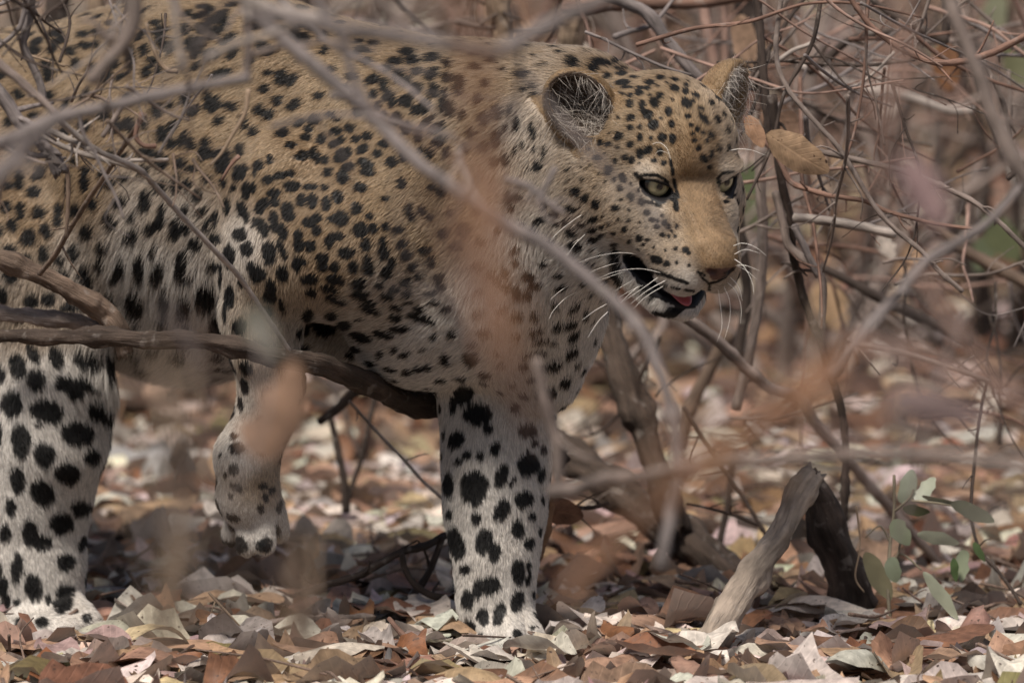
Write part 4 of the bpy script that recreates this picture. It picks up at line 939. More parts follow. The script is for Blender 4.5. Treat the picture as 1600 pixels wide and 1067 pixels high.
# ------------------------------------------------------------------ branches of the thicket
def bark_material(name, bump, streak, lich):
    m, nt, b = new_mat(name)
    oi = nt.nodes.new('ShaderNodeObjectInfo')
    a = nt.nodes.new('ShaderNodeAttribute'); a.attribute_name = 'bark'
    n1 = nt.nodes.new('ShaderNodeTexNoise'); n1.inputs['Scale'].default_value = streak; n1.inputs['Detail'].default_value = 7; n1.inputs['Roughness'].default_value = .65
    nt.links.new(a.outputs['Vector'], n1.inputs['Vector'])
    g = nt.nodes.new('ShaderNodeNewGeometry')
    n2 = nt.nodes.new('ShaderNodeTexNoise'); n2.inputs['Scale'].default_value = 28; n2.inputs['Detail'].default_value = 4
    nt.links.new(g.outputs['Position'], n2.inputs['Vector'])
    r1 = nt.nodes.new('ShaderNodeMapRange'); r1.inputs['From Min'].default_value = .3; r1.inputs['From Max'].default_value = .7; r1.inputs['To Min'].default_value = .45; r1.inputs['To Max'].default_value = 1.35
    nt.links.new(n1.outputs['Fac'], r1.inputs['Value'])
    r2 = nt.nodes.new('ShaderNodeMapRange'); r2.inputs['From Min'].default_value = .35; r2.inputs['From Max'].default_value = .65; r2.inputs['To Min'].default_value = .72; r2.inputs['To Max'].default_value = 1.2
    nt.links.new(n2.outputs['Fac'], r2.inputs['Value'])
    mu = nt.nodes.new('ShaderNodeMath'); mu.operation = 'MULTIPLY'; nt.links.new(r1.outputs[0], mu.inputs[0]); nt.links.new(r2.outputs[0], mu.inputs[1])
    sc = nt.nodes.new('ShaderNodeVectorMath'); sc.operation = 'SCALE'; nt.links.new(oi.outputs['Color'], sc.inputs[0]); nt.links.new(mu.outputs[0], sc.inputs['Scale'])
    n3 = nt.nodes.new('ShaderNodeTexNoise'); n3.inputs['Scale'].default_value = 75; n3.inputs['Detail'].default_value = 3; nt.links.new(g.outputs['Position'], n3.inputs['Vector'])
    r3 = nt.nodes.new('ShaderNodeMapRange'); r3.inputs['From Min'].default_value = .60; r3.inputs['From Max'].default_value = .68; r3.inputs['To Max'].default_value = lich
    nt.links.new(n3.outputs['Fac'], r3.inputs['Value'])
    mx = nt.nodes.new('ShaderNodeMix'); mx.data_type = 'RGBA'; nt.links.new(r3.outputs[0], mx.inputs['Factor']); nt.links.new(sc.outputs[0], mx.inputs[6]); mx.inputs[7].default_value = (.34, .30, .27, 1)
    nt.links.new(mx.outputs[2], b.inputs['Base Color'])
    b.inputs['Roughness'].default_value = .85
    b.inputs['Specular IOR Level'].default_value = .25
    bp = nt.nodes.new('ShaderNodeBump'); bp.inputs['Strength'].default_value = .9; bp.inputs['Distance'].default_value = bump
    nt.links.new(n1.outputs['Fac'], bp.inputs['Height']); nt.links.new(bp.outputs[0], b.inputs['Normal'])
    return m
m_bark = bark_material('twig_bark', .0012, 260, .25)
m_dead_wood = bark_material('dead_wood', .007, 90, .15)
m_bark_rough = bark_material('rough_bark', .008, 120, .25)
COL = {'grey': (.175, .148, .140), 'greybrown': (.19, .15, .13), 'brown': (.15, .105, .078), 'bark': (.062, .044, .034), 'dark': (.055, .040, .033), 'pale': (.31, .265, .235),
       'bleach': (.235, .190, .152), 'orange': (.33, .175, .10), 'pink': (.27, .175, .14), 'red': (.17, .10, .075), 'tan': (.25, .18, .125)}
rb = np.random.default_rng(5)
_seed = [0]
def wood(name, pts, col, mat=None, ns=8, wob=.10, parent=None, per=None, spurs=0):
    """a branch through world points (x, y, z, radius)"""
    _seed[0] += 1
    pts = np.asarray(pts, float)
    ln = np.linalg.norm(np.diff(pts[:, :3], axis=0), axis=1).sum()
    rm = pts[:, 3].mean()
    n = per or int(np.clip(ln / max(rm * 1.1, .0035), 10, 110))
    q = smooth_path(pts, n)
    p = q[:, :3]; rad = np.maximum(q[:, 3], .0004)
    s = np.concatenate([[0], np.cumsum(np.linalg.norm(np.diff(p, axis=0), axis=1))])
    # natural unevenness of the run and a few swollen nodes
    k = _seed[0] * 3.7
    wav = np.stack([vnoise(np.stack([s * 14 + k, s * 0 + 1.3 * i, s * 0 + k], -1), 31 + i) for i in range(3)], -1)
    fade = np.minimum(1, np.minimum(s, s[-1] - s) / .05)[:, None]
    p = p + wav * np.minimum(rm * .9, .006) * fade
    for _ in range(int(ln / .12)):
        c = rb.random() * s[-1]
        rad = rad * (1 + rb.uniform(.12, .4) * np.exp(-((s - c) / max(rm * 1.1, .002)) ** 2))
    V, Q = tube(p, rad, ns, wob, _seed[0])
    if ns >= 14:                                               # furrowed bark and splintered ends
        ph = np.linspace(0, 2 * math.pi, ns, endpoint=False)
        g = vnoise(np.stack([np.tile(np.cos(ph) * 2.6, n), np.tile(np.sin(ph) * 2.6, n), np.repeat(s * 16, ns)], -1) + k, 51)
        g = g + .7 * vnoise(np.stack([np.tile(np.cos(ph) * 6, n), np.tile(np.sin(ph) * 6, n), np.repeat(s * 45, ns)], -1) + k, 52)
        c0 = np.repeat(p, ns, 0)
        V[:n * ns] = c0 + (V[:n * ns] - c0) * (1 + .10 * g)[:, None]
        tt = nrm(np.gradient(p, axis=0))
        for i in (0, n - 1):
            V[i * ns:(i + 1) * ns] += tt[i] * (rb.uniform(-.5, .9, ns) * rad[i] * (1 if i else -1))[:, None]
    VS, QS = [V], [Q]
    bark = [np.column_stack([V[:, 0] * 0, V[:, 1] * 0, V[:, 2] * 0])]
    ph = np.linspace(0, 2 * math.pi, ns, endpoint=False)
    bb = np.stack([np.tile(np.cos(ph), n) * np.repeat(rad, ns), np.tile(np.sin(ph), n) * np.repeat(rad, ns), np.repeat(s, ns) * .14 + k], -1)
    bark = [np.vstack([bb, bb[:2] * 0 + np.array([0, 0, k])])]
    t = nrm(np.gradient(p, axis=0))
    for _ in range(spurs):
        i = rb.integers(2, n - 2)
        d = nrm(nrm(rb.normal(0, 1, 3)) * .9 + t[i] * .6)
        L = rb.uniform(.008, .045)
        a = p[i]; m_ = a + d * L * .5 + rb.normal(0, .12, 3) * L; e = a + d * L
        w = smooth_path([np.append(a, rad[i] * .55), np.append(m_, rad[i] * .4), np.append(e, rad[i] * .22)], 6)
        v2, q2 = tube(w[:, :3], np.maximum(w[:, 3], .0005), 5)
        off = sum(len(x) for x in VS)
        VS.append(v2); QS.append(q2 + off); bark.append(np.column_stack([v2[:, 0], v2[:, 1], v2[:, 2]]))
    me = mesh_tube(name, np.vstack(VS), np.vstack(QS), mat or m_bark)
    set_attr(me, 'bark', 'FLOAT_VECTOR', 'POINT', np.vstack(bark))
    o = link(bpy.data.objects.new(name, me), parent)
    c = np.array(COL[col]) * rb.uniform(.88, 1.12)
    o.color = (*np.clip(c, 0, 1), 1)
    return o
def px(pts):
    """photo pixels with depth and half-width in photo pixels -> world points"""
    return [np.append(P(x, y, Y), h / PXM * scale_at(Y)) for x, y, Y, h in pts]
def Z(Y, hw, *xy):
    """same depth and half width all along; hw may be (start, end); Y may be (start, end)"""
    n = len(xy)
    ys = np.linspace(*Y, n) if isinstance(Y, tuple) else [Y] * n
    hs = np.linspace(*hw, n) if isinstance(hw, tuple) else [hw] * n
    return [(x, y, a, h) for (x, y), a, h in zip(xy, ys, hs)]

BR = [
# name, label, colour, kind of bark (0 fine, 1 rough), spurs, run
# --- in front of the leopard, out of focus
('branch', 'thick pale grey branch slanting down across the shoulder and past the chin, blurred', 'grey', 0, 0, Z((-1.30, -1.49), (13, 11), (372, -40), (395, 15), (470, 90), (560, 165), (605, 212), (655, 258), (720, 300), (790, 345), (860, 387), (930, 445), (990, 507), (1033, 580), (1055, 650), (1060, 720), (1050, 800), (1032, 890))),
('twig', 'short pale stub standing up from the slanting grey branch before the neck', 'pale', 0, 0, Z(-1.34, (6, 8), (714, 232), (722, 268), (742, 312))),
('twig', 'pale crooked twig with a fork in front of the throat', 'grey', 0, 2, Z(-1.10, (7, 5), (790, 280), (828, 292), (858, 318), (880, 332))),
('twig', 'small grey twig end crossing the crooked twig at the throat', 'grey', 0, 0, Z(-1.04, (6, 4), (868, 262), (852, 295), (838, 318))),
('branch', 'grey branch rising to the right across the flank, blurred', 'grey', 0, 0, Z((-1.23, -1.30), (13, 9), (-30, 236), (40, 205), (92, 180), (200, 157), (300, 137), (390, 122))),
('branch', 'broad soft grey branch crossing the lower left of the flank', 'grey', 0, 0, Z(-2.21, (24, 12), (-30, 300), (15, 262), (60, 215), (95, 178))),
('twig', 'dark straight twig leading down into the branch crossing at the flank', 'greybrown', 0, 0, Z(-.6, (8, 6), (-20, 85), (40, 132), (88, 178))),
('branch', 'lichened grey stick hanging over the back, blurred', 'greybrown', 0, 4, Z(-1.23, (16, 11), (203, -30), (214, 30), (196, 66), (165, 100), (140, 128))),
('twig', 'pale soft upright twig over the back beside the lichened stick', 'pale', 0, 0, Z(-1.43, (7, 5), (268, -20), (276, 50), (287, 112))),
('twig', 'dark upright twig over the back ending at the rising branch', 'greybrown', 0, 0, Z(-1.17, 8, (384, -20), (388, 60), (384, 130))),
('twig', 'thin crooked twig hanging from the rising branch on the flank', 'tan', 0, 2, Z(-.45, (4, 2), (388, 140), (382, 175), (365, 205), (345, 240), (328, 258))),
('branch', 'wide mauve grey branch over the shoulders, very soft', 'grey', 0, 0, Z(-1.95, (12, 14), (415, 20), (500, 38), (590, 52), (680, 68), (770, 76), (830, 50), (900, 20), (960, -10))),
('branch', 'pale grey branch across the top above the back', 'pale', 0, 0, Z(-1.56, 13, (360, -12), (430, 18), (508, 30))),
('branch', 'grey branch dropping from the top edge into the slanting branch', 'grey', 0, 0, Z(-1.62, (9, 8), (486, -20), (507, 27), (528, 55), (545, 88), (558, 130), (580, 175))),
('branch', 'faint soft grey twig slanting across the cheek and muzzle', 'grey', 0, 0, Z(-2.0, (6, 5), (820, 115), (880, 190), (940, 255), (1000, 315), (1040, 360))),
('dead_stem', 'tall blurred rusty brown stem in front of the neck', 'orange', 0, 0, Z(-3.8, (20, 18), (722, -60), (738, 60), (752, 200), (764, 330), (778, 450), (800, 590))),
('dead_stem', 'second blurred brown stem leaning over the chest', 'pink', 0, 0, Z(-3.6, (15, 12), (668, 300), (705, 380), (752, 490), (800, 590), (835, 680))),
('dead_stem', 'blurred beige upright stem between the hind leg and raised paw', 'tan', 0, 0, Z(-3.0, (15, 13), (246, 540), (268, 690), (284, 820), (262, 940), (246, 1030))),
('dead_stem', 'thin blurred beige stem right of the first, before the belly', 'tan', 0, 0, Z(-3.0, 9, (300, 560), (296, 700), (290, 860))),
('dead_stem', 'short blurred beige stem rising below the raised paw', 'tan', 0, 0, Z(-2.5, (12, 11), (455, 840), (468, 930), (474, 1010))),
('dead_stem', 'blurred orange stem slanting up to the right of the foreleg', 'orange', 0, 0, Z(-3.1, (20, 17), (880, 930), (985, 825), (1080, 745), (1180, 665), (1280, 590), (1330, 540))),
('branch', 'grey brown level branch blurred across the right beneath the muzzle', 'greybrown', 0, 0, Z((-1.43, -1.95), (13, 12), (862, 770), (930, 752), (1000, 740), (1080, 725), (1200, 716), (1330, 714), (1450, 716), (1620, 732))),
('twig', 'dark blurred twig beside the planted foreleg', 'greybrown', 0, 0, Z(-1.43, (9, 12), (838, 560), (852, 640), (868, 710), (874, 775))),
('branch', 'pale grey forked branch rising to the right edge, blurred', 'grey', 0, 0, Z((-1.30, -1.17), (11, 8), (1300, 590), (1330, 545), (1368, 490), (1400, 460), (1450, 412), (1505, 378), (1548, 345), (1610, 275))),
('branch', 'dark grey branch curving down at the upper right edge, blurred', 'greybrown', 0, 0, Z(-1.30, (12, 15), (1474, -30), (1488, 25), (1508, 80), (1535, 130), (1556, 190), (1580, 250), (1620, 300))),
('twig', 'faint pink brown twig upright at the upper right, very soft', 'pink', 0, 0, Z(-2.6, 10, (1420, 40), (1400, 130), (1385, 220), (1372, 300))),
('twig', 'faint rosy twig fanning across the right middle, very soft', 'pink', 0, 0, Z(-2.8, 9, (1620, 640), (1520, 600), (1430, 560), (1330, 530))),
('twig', 'soft rosy twig dropping at the lower right, very soft', 'pink', 0, 0, Z(-2.7, 9, (1440, 430), (1500, 520), (1560, 600), (1620, 660))),
# --- level with the leopard, sharp
('log', 'thick rough brown branch bending down over the haunch to the fallen bough', 'brown', 1, 0, px([(-40, 392, -.03, 14), (20, 410, -.03, 14), (75, 436, -.02, 15), (125, 464, -.01, 16), (160, 486, .0, 17), (183, 512, .0, 17), (192, 548, .01, 15)])),
('log', 'upper of the two weathered boughs lying over the haunch', 'greybrown', 1, 0, px([(-40, 490, .0, 10), (20, 493, .0, 11), (80, 498, .0, 12), (130, 505, .01, 12), (155, 514, .01, 9)])),
('log', 'long fallen bough with dark flaking bark running under the belly to the planted foreleg', 'bark', 1, 0, px([(-40, 523, -.06, 10), (40, 523, -.065, 11), (110, 522, -.075, 12), (160, 522, -.085, 13), (230, 527, -.10, 14), (300, 533, -.12, 13), (350, 539, -.135, 13), (400, 548, -.14, 14), (470, 562, -.12, 17), (550, 587, -.06, 18), (630, 618, .02, 20), (710, 648, .10, 20), (800, 680, .16, 19), (870, 710, .22, 18)])),
('twig', 'long thin pale twig slanting over flank and elbow to the bough', 'pale', 0, 3, Z((-.42, -.22), (5, 4), (88, 185), (148, 232), (212, 264), (245, 296), (288, 342), (340, 394), (372, 428), (408, 480), (452, 548))),
('branch', 'stout grey stub at the left edge beside the flank', 'grey', 0, 2, Z(-.4, (12, 9), (-25, 118), (8, 160), (28, 190), (45, 202))),
('branch', 'gnarled broken grey stub pointing at the flank', 'grey', 1, 4, Z(-.38, (9, 12), (62, 222), (82, 240), (94, 268))),
('twig', 'forked pale twig lying over the flank above the broken stub', 'pale', 0, 4, Z(-.4, 5, (76, 204), (100, 215), (124, 226), (150, 240))),
('twig', 'lower pale twig lying over the flank below the forked one', 'pale', 0, 4, Z(-.36, (5, 4), (68, 214), (110, 232), (150, 243), (190, 256), (216, 266))),
('twig', 'dark hooked twig curling up on the flank', 'red', 0, 0, Z(-.35, (4, 4), (222, 176), (214, 200), (214, 216), (226, 228), (244, 228))),
('twig', 'brown thorny twig slanting down over the haunch to the rough branch', 'brown', 0, 6, Z((-.34, -.1), (4, 4), (226, 180), (205, 214), (184, 246), (166, 274), (140, 312), (110, 358), (86, 398), (62, 428))),
('twig', 'upright brown twig hanging over the haunch from the grey stub', 'brown', 0, 2, Z(-.3, (4, 3), (104, 258), (107, 290), (106, 330), (103, 372))),
('twig', 'blunt little pale twig end lying level on the flank', 'pale', 0, 0, Z(-.35, 3, (198, 251), (228, 250), (263, 250))),
('twig', 'curved tan twig hanging against the back', 'tan', 0, 0, Z(-.3, (3, 4), (228, 36), (238, 72), (250, 98), (262, 110), (278, 112))),
('twig', 'thin straw coloured twig lying over the rump', 'tan', 0, 2, Z(-.3, 2, (44, 86), (72, 95), (102, 104))),
('twig', 'grey twig crossing the flank below the rising branch', 'greybrown', 0, 0, Z(-.4, 4, (190, 168), (176, 190), (160, 214))),
('twig', 'short brown twig standing before the shoulder crease', 'red', 0, 0, Z(-.25, (4, 2), (374, 244), (360, 258), (346, 282))),
('twig', 'grey bundle stem at the top left corner', 'grey', 0, 3, Z(-.35, (7, 6), (52, -20), (45, 30), (36, 68), (50, 100), (62, 128), (68, 156))),
('twig', 'thin grey twig bowing to the left edge from the top corner', 'grey', 0, 1, Z(-.36, (4, 4), (42, -20), (34, 30), (18, 56), (-20, 84))),
('twig', 'dry twig at the very top left corner', 'grey', 0, 1, Z(-.3, 3, (-20, 12), (10, 4), (30, -14))),
# --- behind the head and to the right
('branch', 'dark straight upright stick right of the far ear', 'dark', 0, 2, Z(.15, (7, 6), (1182, -20), (1190, 75), (1198, 158), (1202, 230))),
('twig', 'long sinuous thorny twig winding from the top to the far right', 'greybrown', 0, 9, Z((.05, .0), (4, 4), (1224, -20), (1216, 27), (1211, 70), (1215, 106), (1232, 142), (1255, 170), (1277, 195), (1306, 226), (1332, 266), (1350, 293), (1370, 322), (1400, 355), (1445, 395), (1466, 421), (1504, 456))),
('branch', 'dark upright double stem right of the muzzle', 'dark', 0, 3, Z((.1, .2), (7, 6), (1206, 150), (1216, 240), (1224, 300), (1233, 345), (1236, 390), (1252, 435), (1270, 490), (1286, 535), (1302, 590), (1314, 640), (1320, 710), (1319, 790), (1316, 850))),
('branch', 'second dark stem twined beside the upright double stem', 'greybrown', 0, 2, Z(.12, (7, 6), (1212, 300), (1222, 350), (1228, 385), (1256, 410), (1279, 430), (1286, 465), (1284, 515))),
('twig', 'grey side shoot crossing between the two twined stems', 'grey', 0, 0, Z(.08, 6, (1240, 352), (1256, 382), (1268, 408), (1280, 432))),
('branch', 'pale level dead branch right of the eyes', 'pale', 0, 1, Z(.1, (8, 8), (1240, 340), (1300, 348), (1345, 356), (1400, 366))),
('twig', 'brown twig running down to the right from the far cheek', 'red', 0, 5, Z((.1, .0), (5, 3), (1138, 160), (1176, 202), (1215, 240), (1237, 282), (1262, 295), (1300, 306), (1350, 314), (1390, 332), (1450, 347), (1520, 358))),
('twig', 'grey brown twig arching down the right side behind the tan leaf', 'greybrown', 0, 4, Z((.08, .05), (5, 4), (1236, 227), (1300, 241), (1350, 252), (1412, 266), (1450, 282), (1495, 302), (1525, 318), (1550, 336), (1575, 358), (1620, 405))),
('branch', 'pale soft branch slanting behind the thorny twig at the upper right', 'pale', 0, 0, Z(.9, (8, 8), (1240, 98), (1275, 113), (1325, 131), (1375, 148), (1425, 158), (1475, 172), (1520, 173))),
('twig', 'thin dark level twig at the upper right', 'dark', 0, 3, Z(.15, 2.5, (1205, 94), (1260, 98), (1310, 101), (1370, 101), (1430, 94))),
('twig', 'bleached twig end pointing up at the upper right', 'pale', 0, 0, Z(.12, (4, 3), (1216, 96), (1240, 78), (1262, 70), (1280, 60))),
('twig', 'bleached little twig slanting below the long brown arc', 'pale', 0, 0, Z(.15, (2, 3), (1344, 132), (1370, 110), (1398, 82))),
('twig', 'dark crooked twig climbing to the right at the upper right', 'dark', 0, 2, Z(.4, (8, 5), (1262, 112), (1290, 96), (1315, 72), (1345, 56), (1400, 50))),
('branch', 'long smooth brown arc sagging across the upper right corner', 'red', 0, 4, Z(.02, (4, 6), (1318, -20), (1340, 14), (1362, 42), (1392, 66), (1420, 82), (1455, 96), (1495, 99), (1540, 89), (1575, 72), (1620, 46))),
('branch', 'dark oblique branch crossing the top right', 'dark', 0, 3, Z(.35, (5, 9), (1345, -20), (1375, 10), (1400, 25), (1440, 46), (1480, 66))),
('twig', 'grey twig at the far top right above the brown arc', 'grey', 0, 4, Z(.3, 4, (1490, 24), (1525, 40), (1555, 57), (1585, 76), (1620, 98))),
('branch', 'dark upright stick beside the top of the brown arc', 'dark', 0, 0, Z(.4, (7, 6), (1482, -20), (1480, 20), (1476, 66))),
('twig', 'thin thorny twig wriggling down from the top edge right of centre', 'greybrown', 0, 5, Z(.1, 3, (1458, -20), (1448, 12), (1438, 40), (1426, 56), (1408, 72))),
('twig', 'thin stem dropping near the right edge at the top', 'greybrown', 0, 4, Z(.2, 4, (1535, 95), (1555, 130), (1572, 165), (1578, 200), (1580, 235), (1600, 270))),
('twig', 'second thin stem dropping along the right edge', 'greybrown', 0, 2, Z(.3, 3, (1576, 110), (1578, 160), (1576, 200), (1568, 240))),
('twig', 'fine curved twig at the top right corner', 'greybrown', 0, 2, Z(.3, 3, (1500, -10), (1530, 18), (1550, 36), (1562, 54))),
('branch', 'brown trunk leaning behind the chest down to the fallen log', 'bark', 1, 0, px([(925, 400, .40, 20), (944, 465, .40, 21), (963, 534, .38, 22), (985, 598, .36, 22), (1003, 645, .35, 22), (1022, 709, .34, 21), (1040, 772, .33, 21), (1058, 826, .33, 22)])),
('log', 'dark heavy log lying on the leaves behind the planted foreleg', 'bark', 1, 0, px([(820, 668, .50, 22), (880, 706, .47, 24), (945, 742, .43, 26), (1010, 788, .39, 28), (1070, 838, .35, 30), (1130, 890, .30, 31), (1205, 958, .24, 30)])),
('branch', 'bleached bare stick leaning against the dark stump', 'bleach', 2, 0, px([(1268, 744, .02, 17), (1212, 836, -.045, 21), (1155, 928, -.11, 24), (1098, 1020, -.175, 27)])),
('stump', 'dark broken stump propping up the bleached stick', 'dark', 1, 0, px([(1262, 748, .075, 17), (1284, 785, .08, 22), (1302, 830, .085, 25), (1318, 880, .09, 28), (1332, 930, .10, 36), (1344, 990, .12, 48)])),
('branch', 'long grey stick slanting from the chin down to the right', 'greybrown', 0, 2, Z((.2, .45), (9, 8), (1010, 445), (1060, 487), (1125, 533), (1176, 585), (1202, 613), (1250, 628), (1282, 664), (1313, 702), (1350, 748), (1390, 796), (1436, 850), (1486, 906))),
('branch', 'brown stick leaning the other way below the chin', 'brown', 0, 0, Z(.6, (11, 10), (1140, 520), (1117, 560), (1096, 608), (1078, 650), (1062, 700))),
('twig', 'thin dark twig descending under the muzzle', 'dark', 0, 3, Z(.25, (4, 3), (1068, 636), (1100, 690), (1140, 748), (1175, 800), (1200, 842))),
('twig', 'upright dark twig behind the log', 'dark', 0, 2, Z(.5, (5, 6), (1148, 700), (1137, 760), (1130, 815), (1122, 870))),
('twig', 'thin level twig above the log', 'dark', 0, 3, Z(.2, (2, 3), (1072, 786), (1110, 795), (1150, 806), (1184, 820))),
('twig', 'dark twig poking out beside the planted foreleg', 'dark', 0, 4, Z(.15, 3.5, (860, 790), (892, 792), (920, 794), (952, 786))),
('twig', 'long knobbly twig slanting gently at the right', 'greybrown', 0, 5, Z(.1, (5, 4), (1325, 530), (1345, 538), (1411, 551), (1470, 571), (1546, 596))),
('twig', 'slender stem dropping from the knobbly twig to the ground at right', 'dark', 0, 4, Z((.1, .06), (2.5, 3), (1544, 592), (1533, 640), (1524, 690), (1518, 770), (1520, 820), (1534, 862), (1556, 886), (1576, 912), (1596, 944))),
('branch', 'dark diagonal branch at the right middle', 'dark', 0, 0, Z(.55, (7, 9), (1280, 415), (1320, 436), (1360, 457), (1405, 480), (1462, 508), (1518, 536))),
('branch', 'thick brown branch at the right edge', 'brown', 0, 0, Z(.6, (8, 11), (1450, 345), (1502, 386), (1550, 415), (1620, 452))),
('branch', 'soft upright dark stem just behind the far cheek', 'dark', 0, 0, Z(.5, (8, 8), (1138, 150), (1150, 280), (1158, 380), (1160, 480), (1156, 560))),
('branch', 'soft mauve upright stem right of the whiskers', 'greybrown', 0, 0, Z(.3, (9, 8), (1188, 230), (1190, 300), (1190, 380), (1182, 460), (1170, 540), (1150, 640))),
('trunk', 'pale tan trunk standing behind the head', 'tan', 1, 0, px([(905, -40, .45, 17), (900, 0, .45, 16), (896, 40, .45, 16), (888, 85, .45, 18), (872, 150, .46, 20)])),
('branch', 'smooth grey branch bending down behind the forehead', 'grey', 0, 0, px([(930, -12, .2, 8), (972, 2, .2, 9), (1012, 22, .2, 10), (1040, 60, .2, 9), (1060, 83, .2, 9), (1086, 116, .2, 9), (1120, 150, .22, 9)])),
('twig', 'thin grey twig running down to the forehead', 'grey', 0, 4, Z(.05, 2.5, (914, 50), (950, 64), (985, 82), (1030, 103), (1080, 118))),
('branch', 'dark soft branch leaning behind the crown', 'greybrown', 0, 0, Z(.9, (11, 9), (940, -10), (955, 26), (975, 62), (1000, 110))),
('branch', 'rosy upright stem behind the far ear', 'pink', 0, 0, Z(.7, (9, 8), (1098, -20), (1106, 40), (1114, 85), (1124, 140))),
('branch', 'thin rosy upright stem right of the rosy stem', 'pink', 0, 0, Z(.7, 6, (1128, -20), (1131, 40), (1134, 110))),
('trunk', 'brown cracked trunk above the neck', 'tan', 1, 0, px([(768, -40, .5, 20), (772, 0, .5, 19), (780, 50, .5, 18), (790, 110, .5, 20)])),
('trunk', 'dark trunk at the top beside the upright stick', 'dark', 1, 0, px([(1150, -40, .6, 16), (1160, 0, .6, 15), (1164, 50, .6, 14), (1172, 130, .6, 16)])),
('branch', 'reddish level branch along the top edge above the head', 'red', 0, 0, Z(.35, (12, 9), (880, 12), (950, 9), (1040, 6), (1120, 1), (1200, -10))),
('trunk', 'pale upright trunk above the rump', 'tan', 0, 0, px([(150, -40, .9, 12), (152, 0, .9, 12), (152, 60, .9, 13), (150, 160, .9, 15)])),
('trunk', 'dark trunk at the top left above the rump', 'dark', 1, 0, px([(92, -40, 1.0, 20), (92, 10, 1.0, 19), (88, 80, 1.0, 20), (84, 200, 1.0, 24)])),
# --- under the belly and on the ground
('twig', 'thin pale twig slanting under the chest beside the foreleg', 'pale', 0, 3, Z(.2, (2.5, 3), (545, 626), (570, 655), (602, 690), (634, 722), (664, 754), (700, 786))),
('twig', 'upright dark twig forking behind the raised paw', 'dark', 0, 0, Z(.6, (5, 7), (516, 650), (528, 700), (538, 740), (542, 800))),
('twig', 'bent dark twig joining the fork behind the raised paw', 'dark', 0, 0, Z(.6, 4, (588, 615), (574, 670), (564, 720), (550, 760), (542, 790))),
('branch', 'dark soft stick end poking out below the bough', 'dark', 0, 0, Z(.45, (9, 6), (560, 606), (530, 634), (498, 660))),
('branch', 'arched dark stick on the leaves left of the planted foreleg', 'dark', 0, 2, px([(470, 928, .0, 5), (510, 914, .03, 6), (560, 900, .05, 6), (592, 880, .06, 6), (625, 861, .07, 6), (665, 850, .09, 6), (705, 832, .12, 6)])),
('branch', 'curved dark prong branching from the arched stick', 'dark', 0, 1, Z(.06, (5, 6), (628, 865), (634, 890), (648, 912), (670, 928), (694, 934))),
('branch', 'second dark prong crossing beside the foreleg', 'dark', 0, 1, Z(.1, (5, 7), (692, 838), (680, 868), (662, 900), (640, 935), (618, 968))),
('branch', 'rough stick lying on the litter below the raised paw', 'greybrown', 1, 2, px([(305, 1030, -.12, 7), (335, 1000, -.10, 6), (372, 986, -.08, 6), (440, 972, -.06, 6), (505, 968, -.03, 7), (580, 964, .0, 6)])),
('twig', 'thin bare twig standing in the litter below the raised paw', 'tan', 0, 1, Z(-.1, 2, (326, 925), (348, 950), (372, 976), (400, 1006))),
('branch', 'pinkish broken stick half buried before the planted foreleg', 'red', 0, 0, px([(608, 966, -.1, 4), (628, 990, -.12, 5), (646, 1012, -.14, 6), (668, 1046, -.18, 6)])),
('twig', 'dark twig standing up in the litter at the lower right', 'dark', 0, 2, px([(1352, 996, -.1, 4), (1338, 1018, -.13, 5), (1318, 1040, -.17, 5), (1302, 1066, -.2, 5)])),
('twig', 'fine dry stem curling beside the stump', 'tan', 0, 0, Z(.0, 1.5, (1338, 790), (1344, 850), (1336, 900), (1350, 925))),
('twig', 'thin brown twig in the litter at the right edge', 'red', 0, 1, Z(.05, 2, (1410, 918), (1440, 940), (1480, 962), (1550, 975))),
]
sprays = []
for name, label, col, rough, spurs, run in BR:
    if name == 'dead_stem': run = [(x, y, Y * 1.1, h * .3) for x, y, Y, h in run]
    elif not rough and isinstance(run[0], tuple) and run[0][2] < -.75:
        run = [(x, y, Y, h * .86) for x, y, Y, h in run]; spurs += 3
    o = wood(name, px(run) if len(run[0]) == 4 and isinstance(run[0], tuple) else run, col, [m_bark, m_bark_rough, m_dead_wood][rough], ns=26 if rough else 9, wob=.28 if rough else .17, spurs=spurs,
             per=110 if rough else None)
    if name == 'dead_stem': sprays.append((o, run, col))
    tag(o, label, 'log' if name == 'log' else 'stump' if name == 'stump' else 'trunk' if name == 'trunk' else 'twig' if name == 'twig' else 'branch')
    o['group'] = {'log': 'fallen boughs', 'stump': 'broken wood on the ground', 'trunk': 'trunks behind the leopard', 'twig': 'twigs of the thicket', 'branch': 'branches of the thicket', 'dead_stem': 'blurred stems near the camera'}[name]

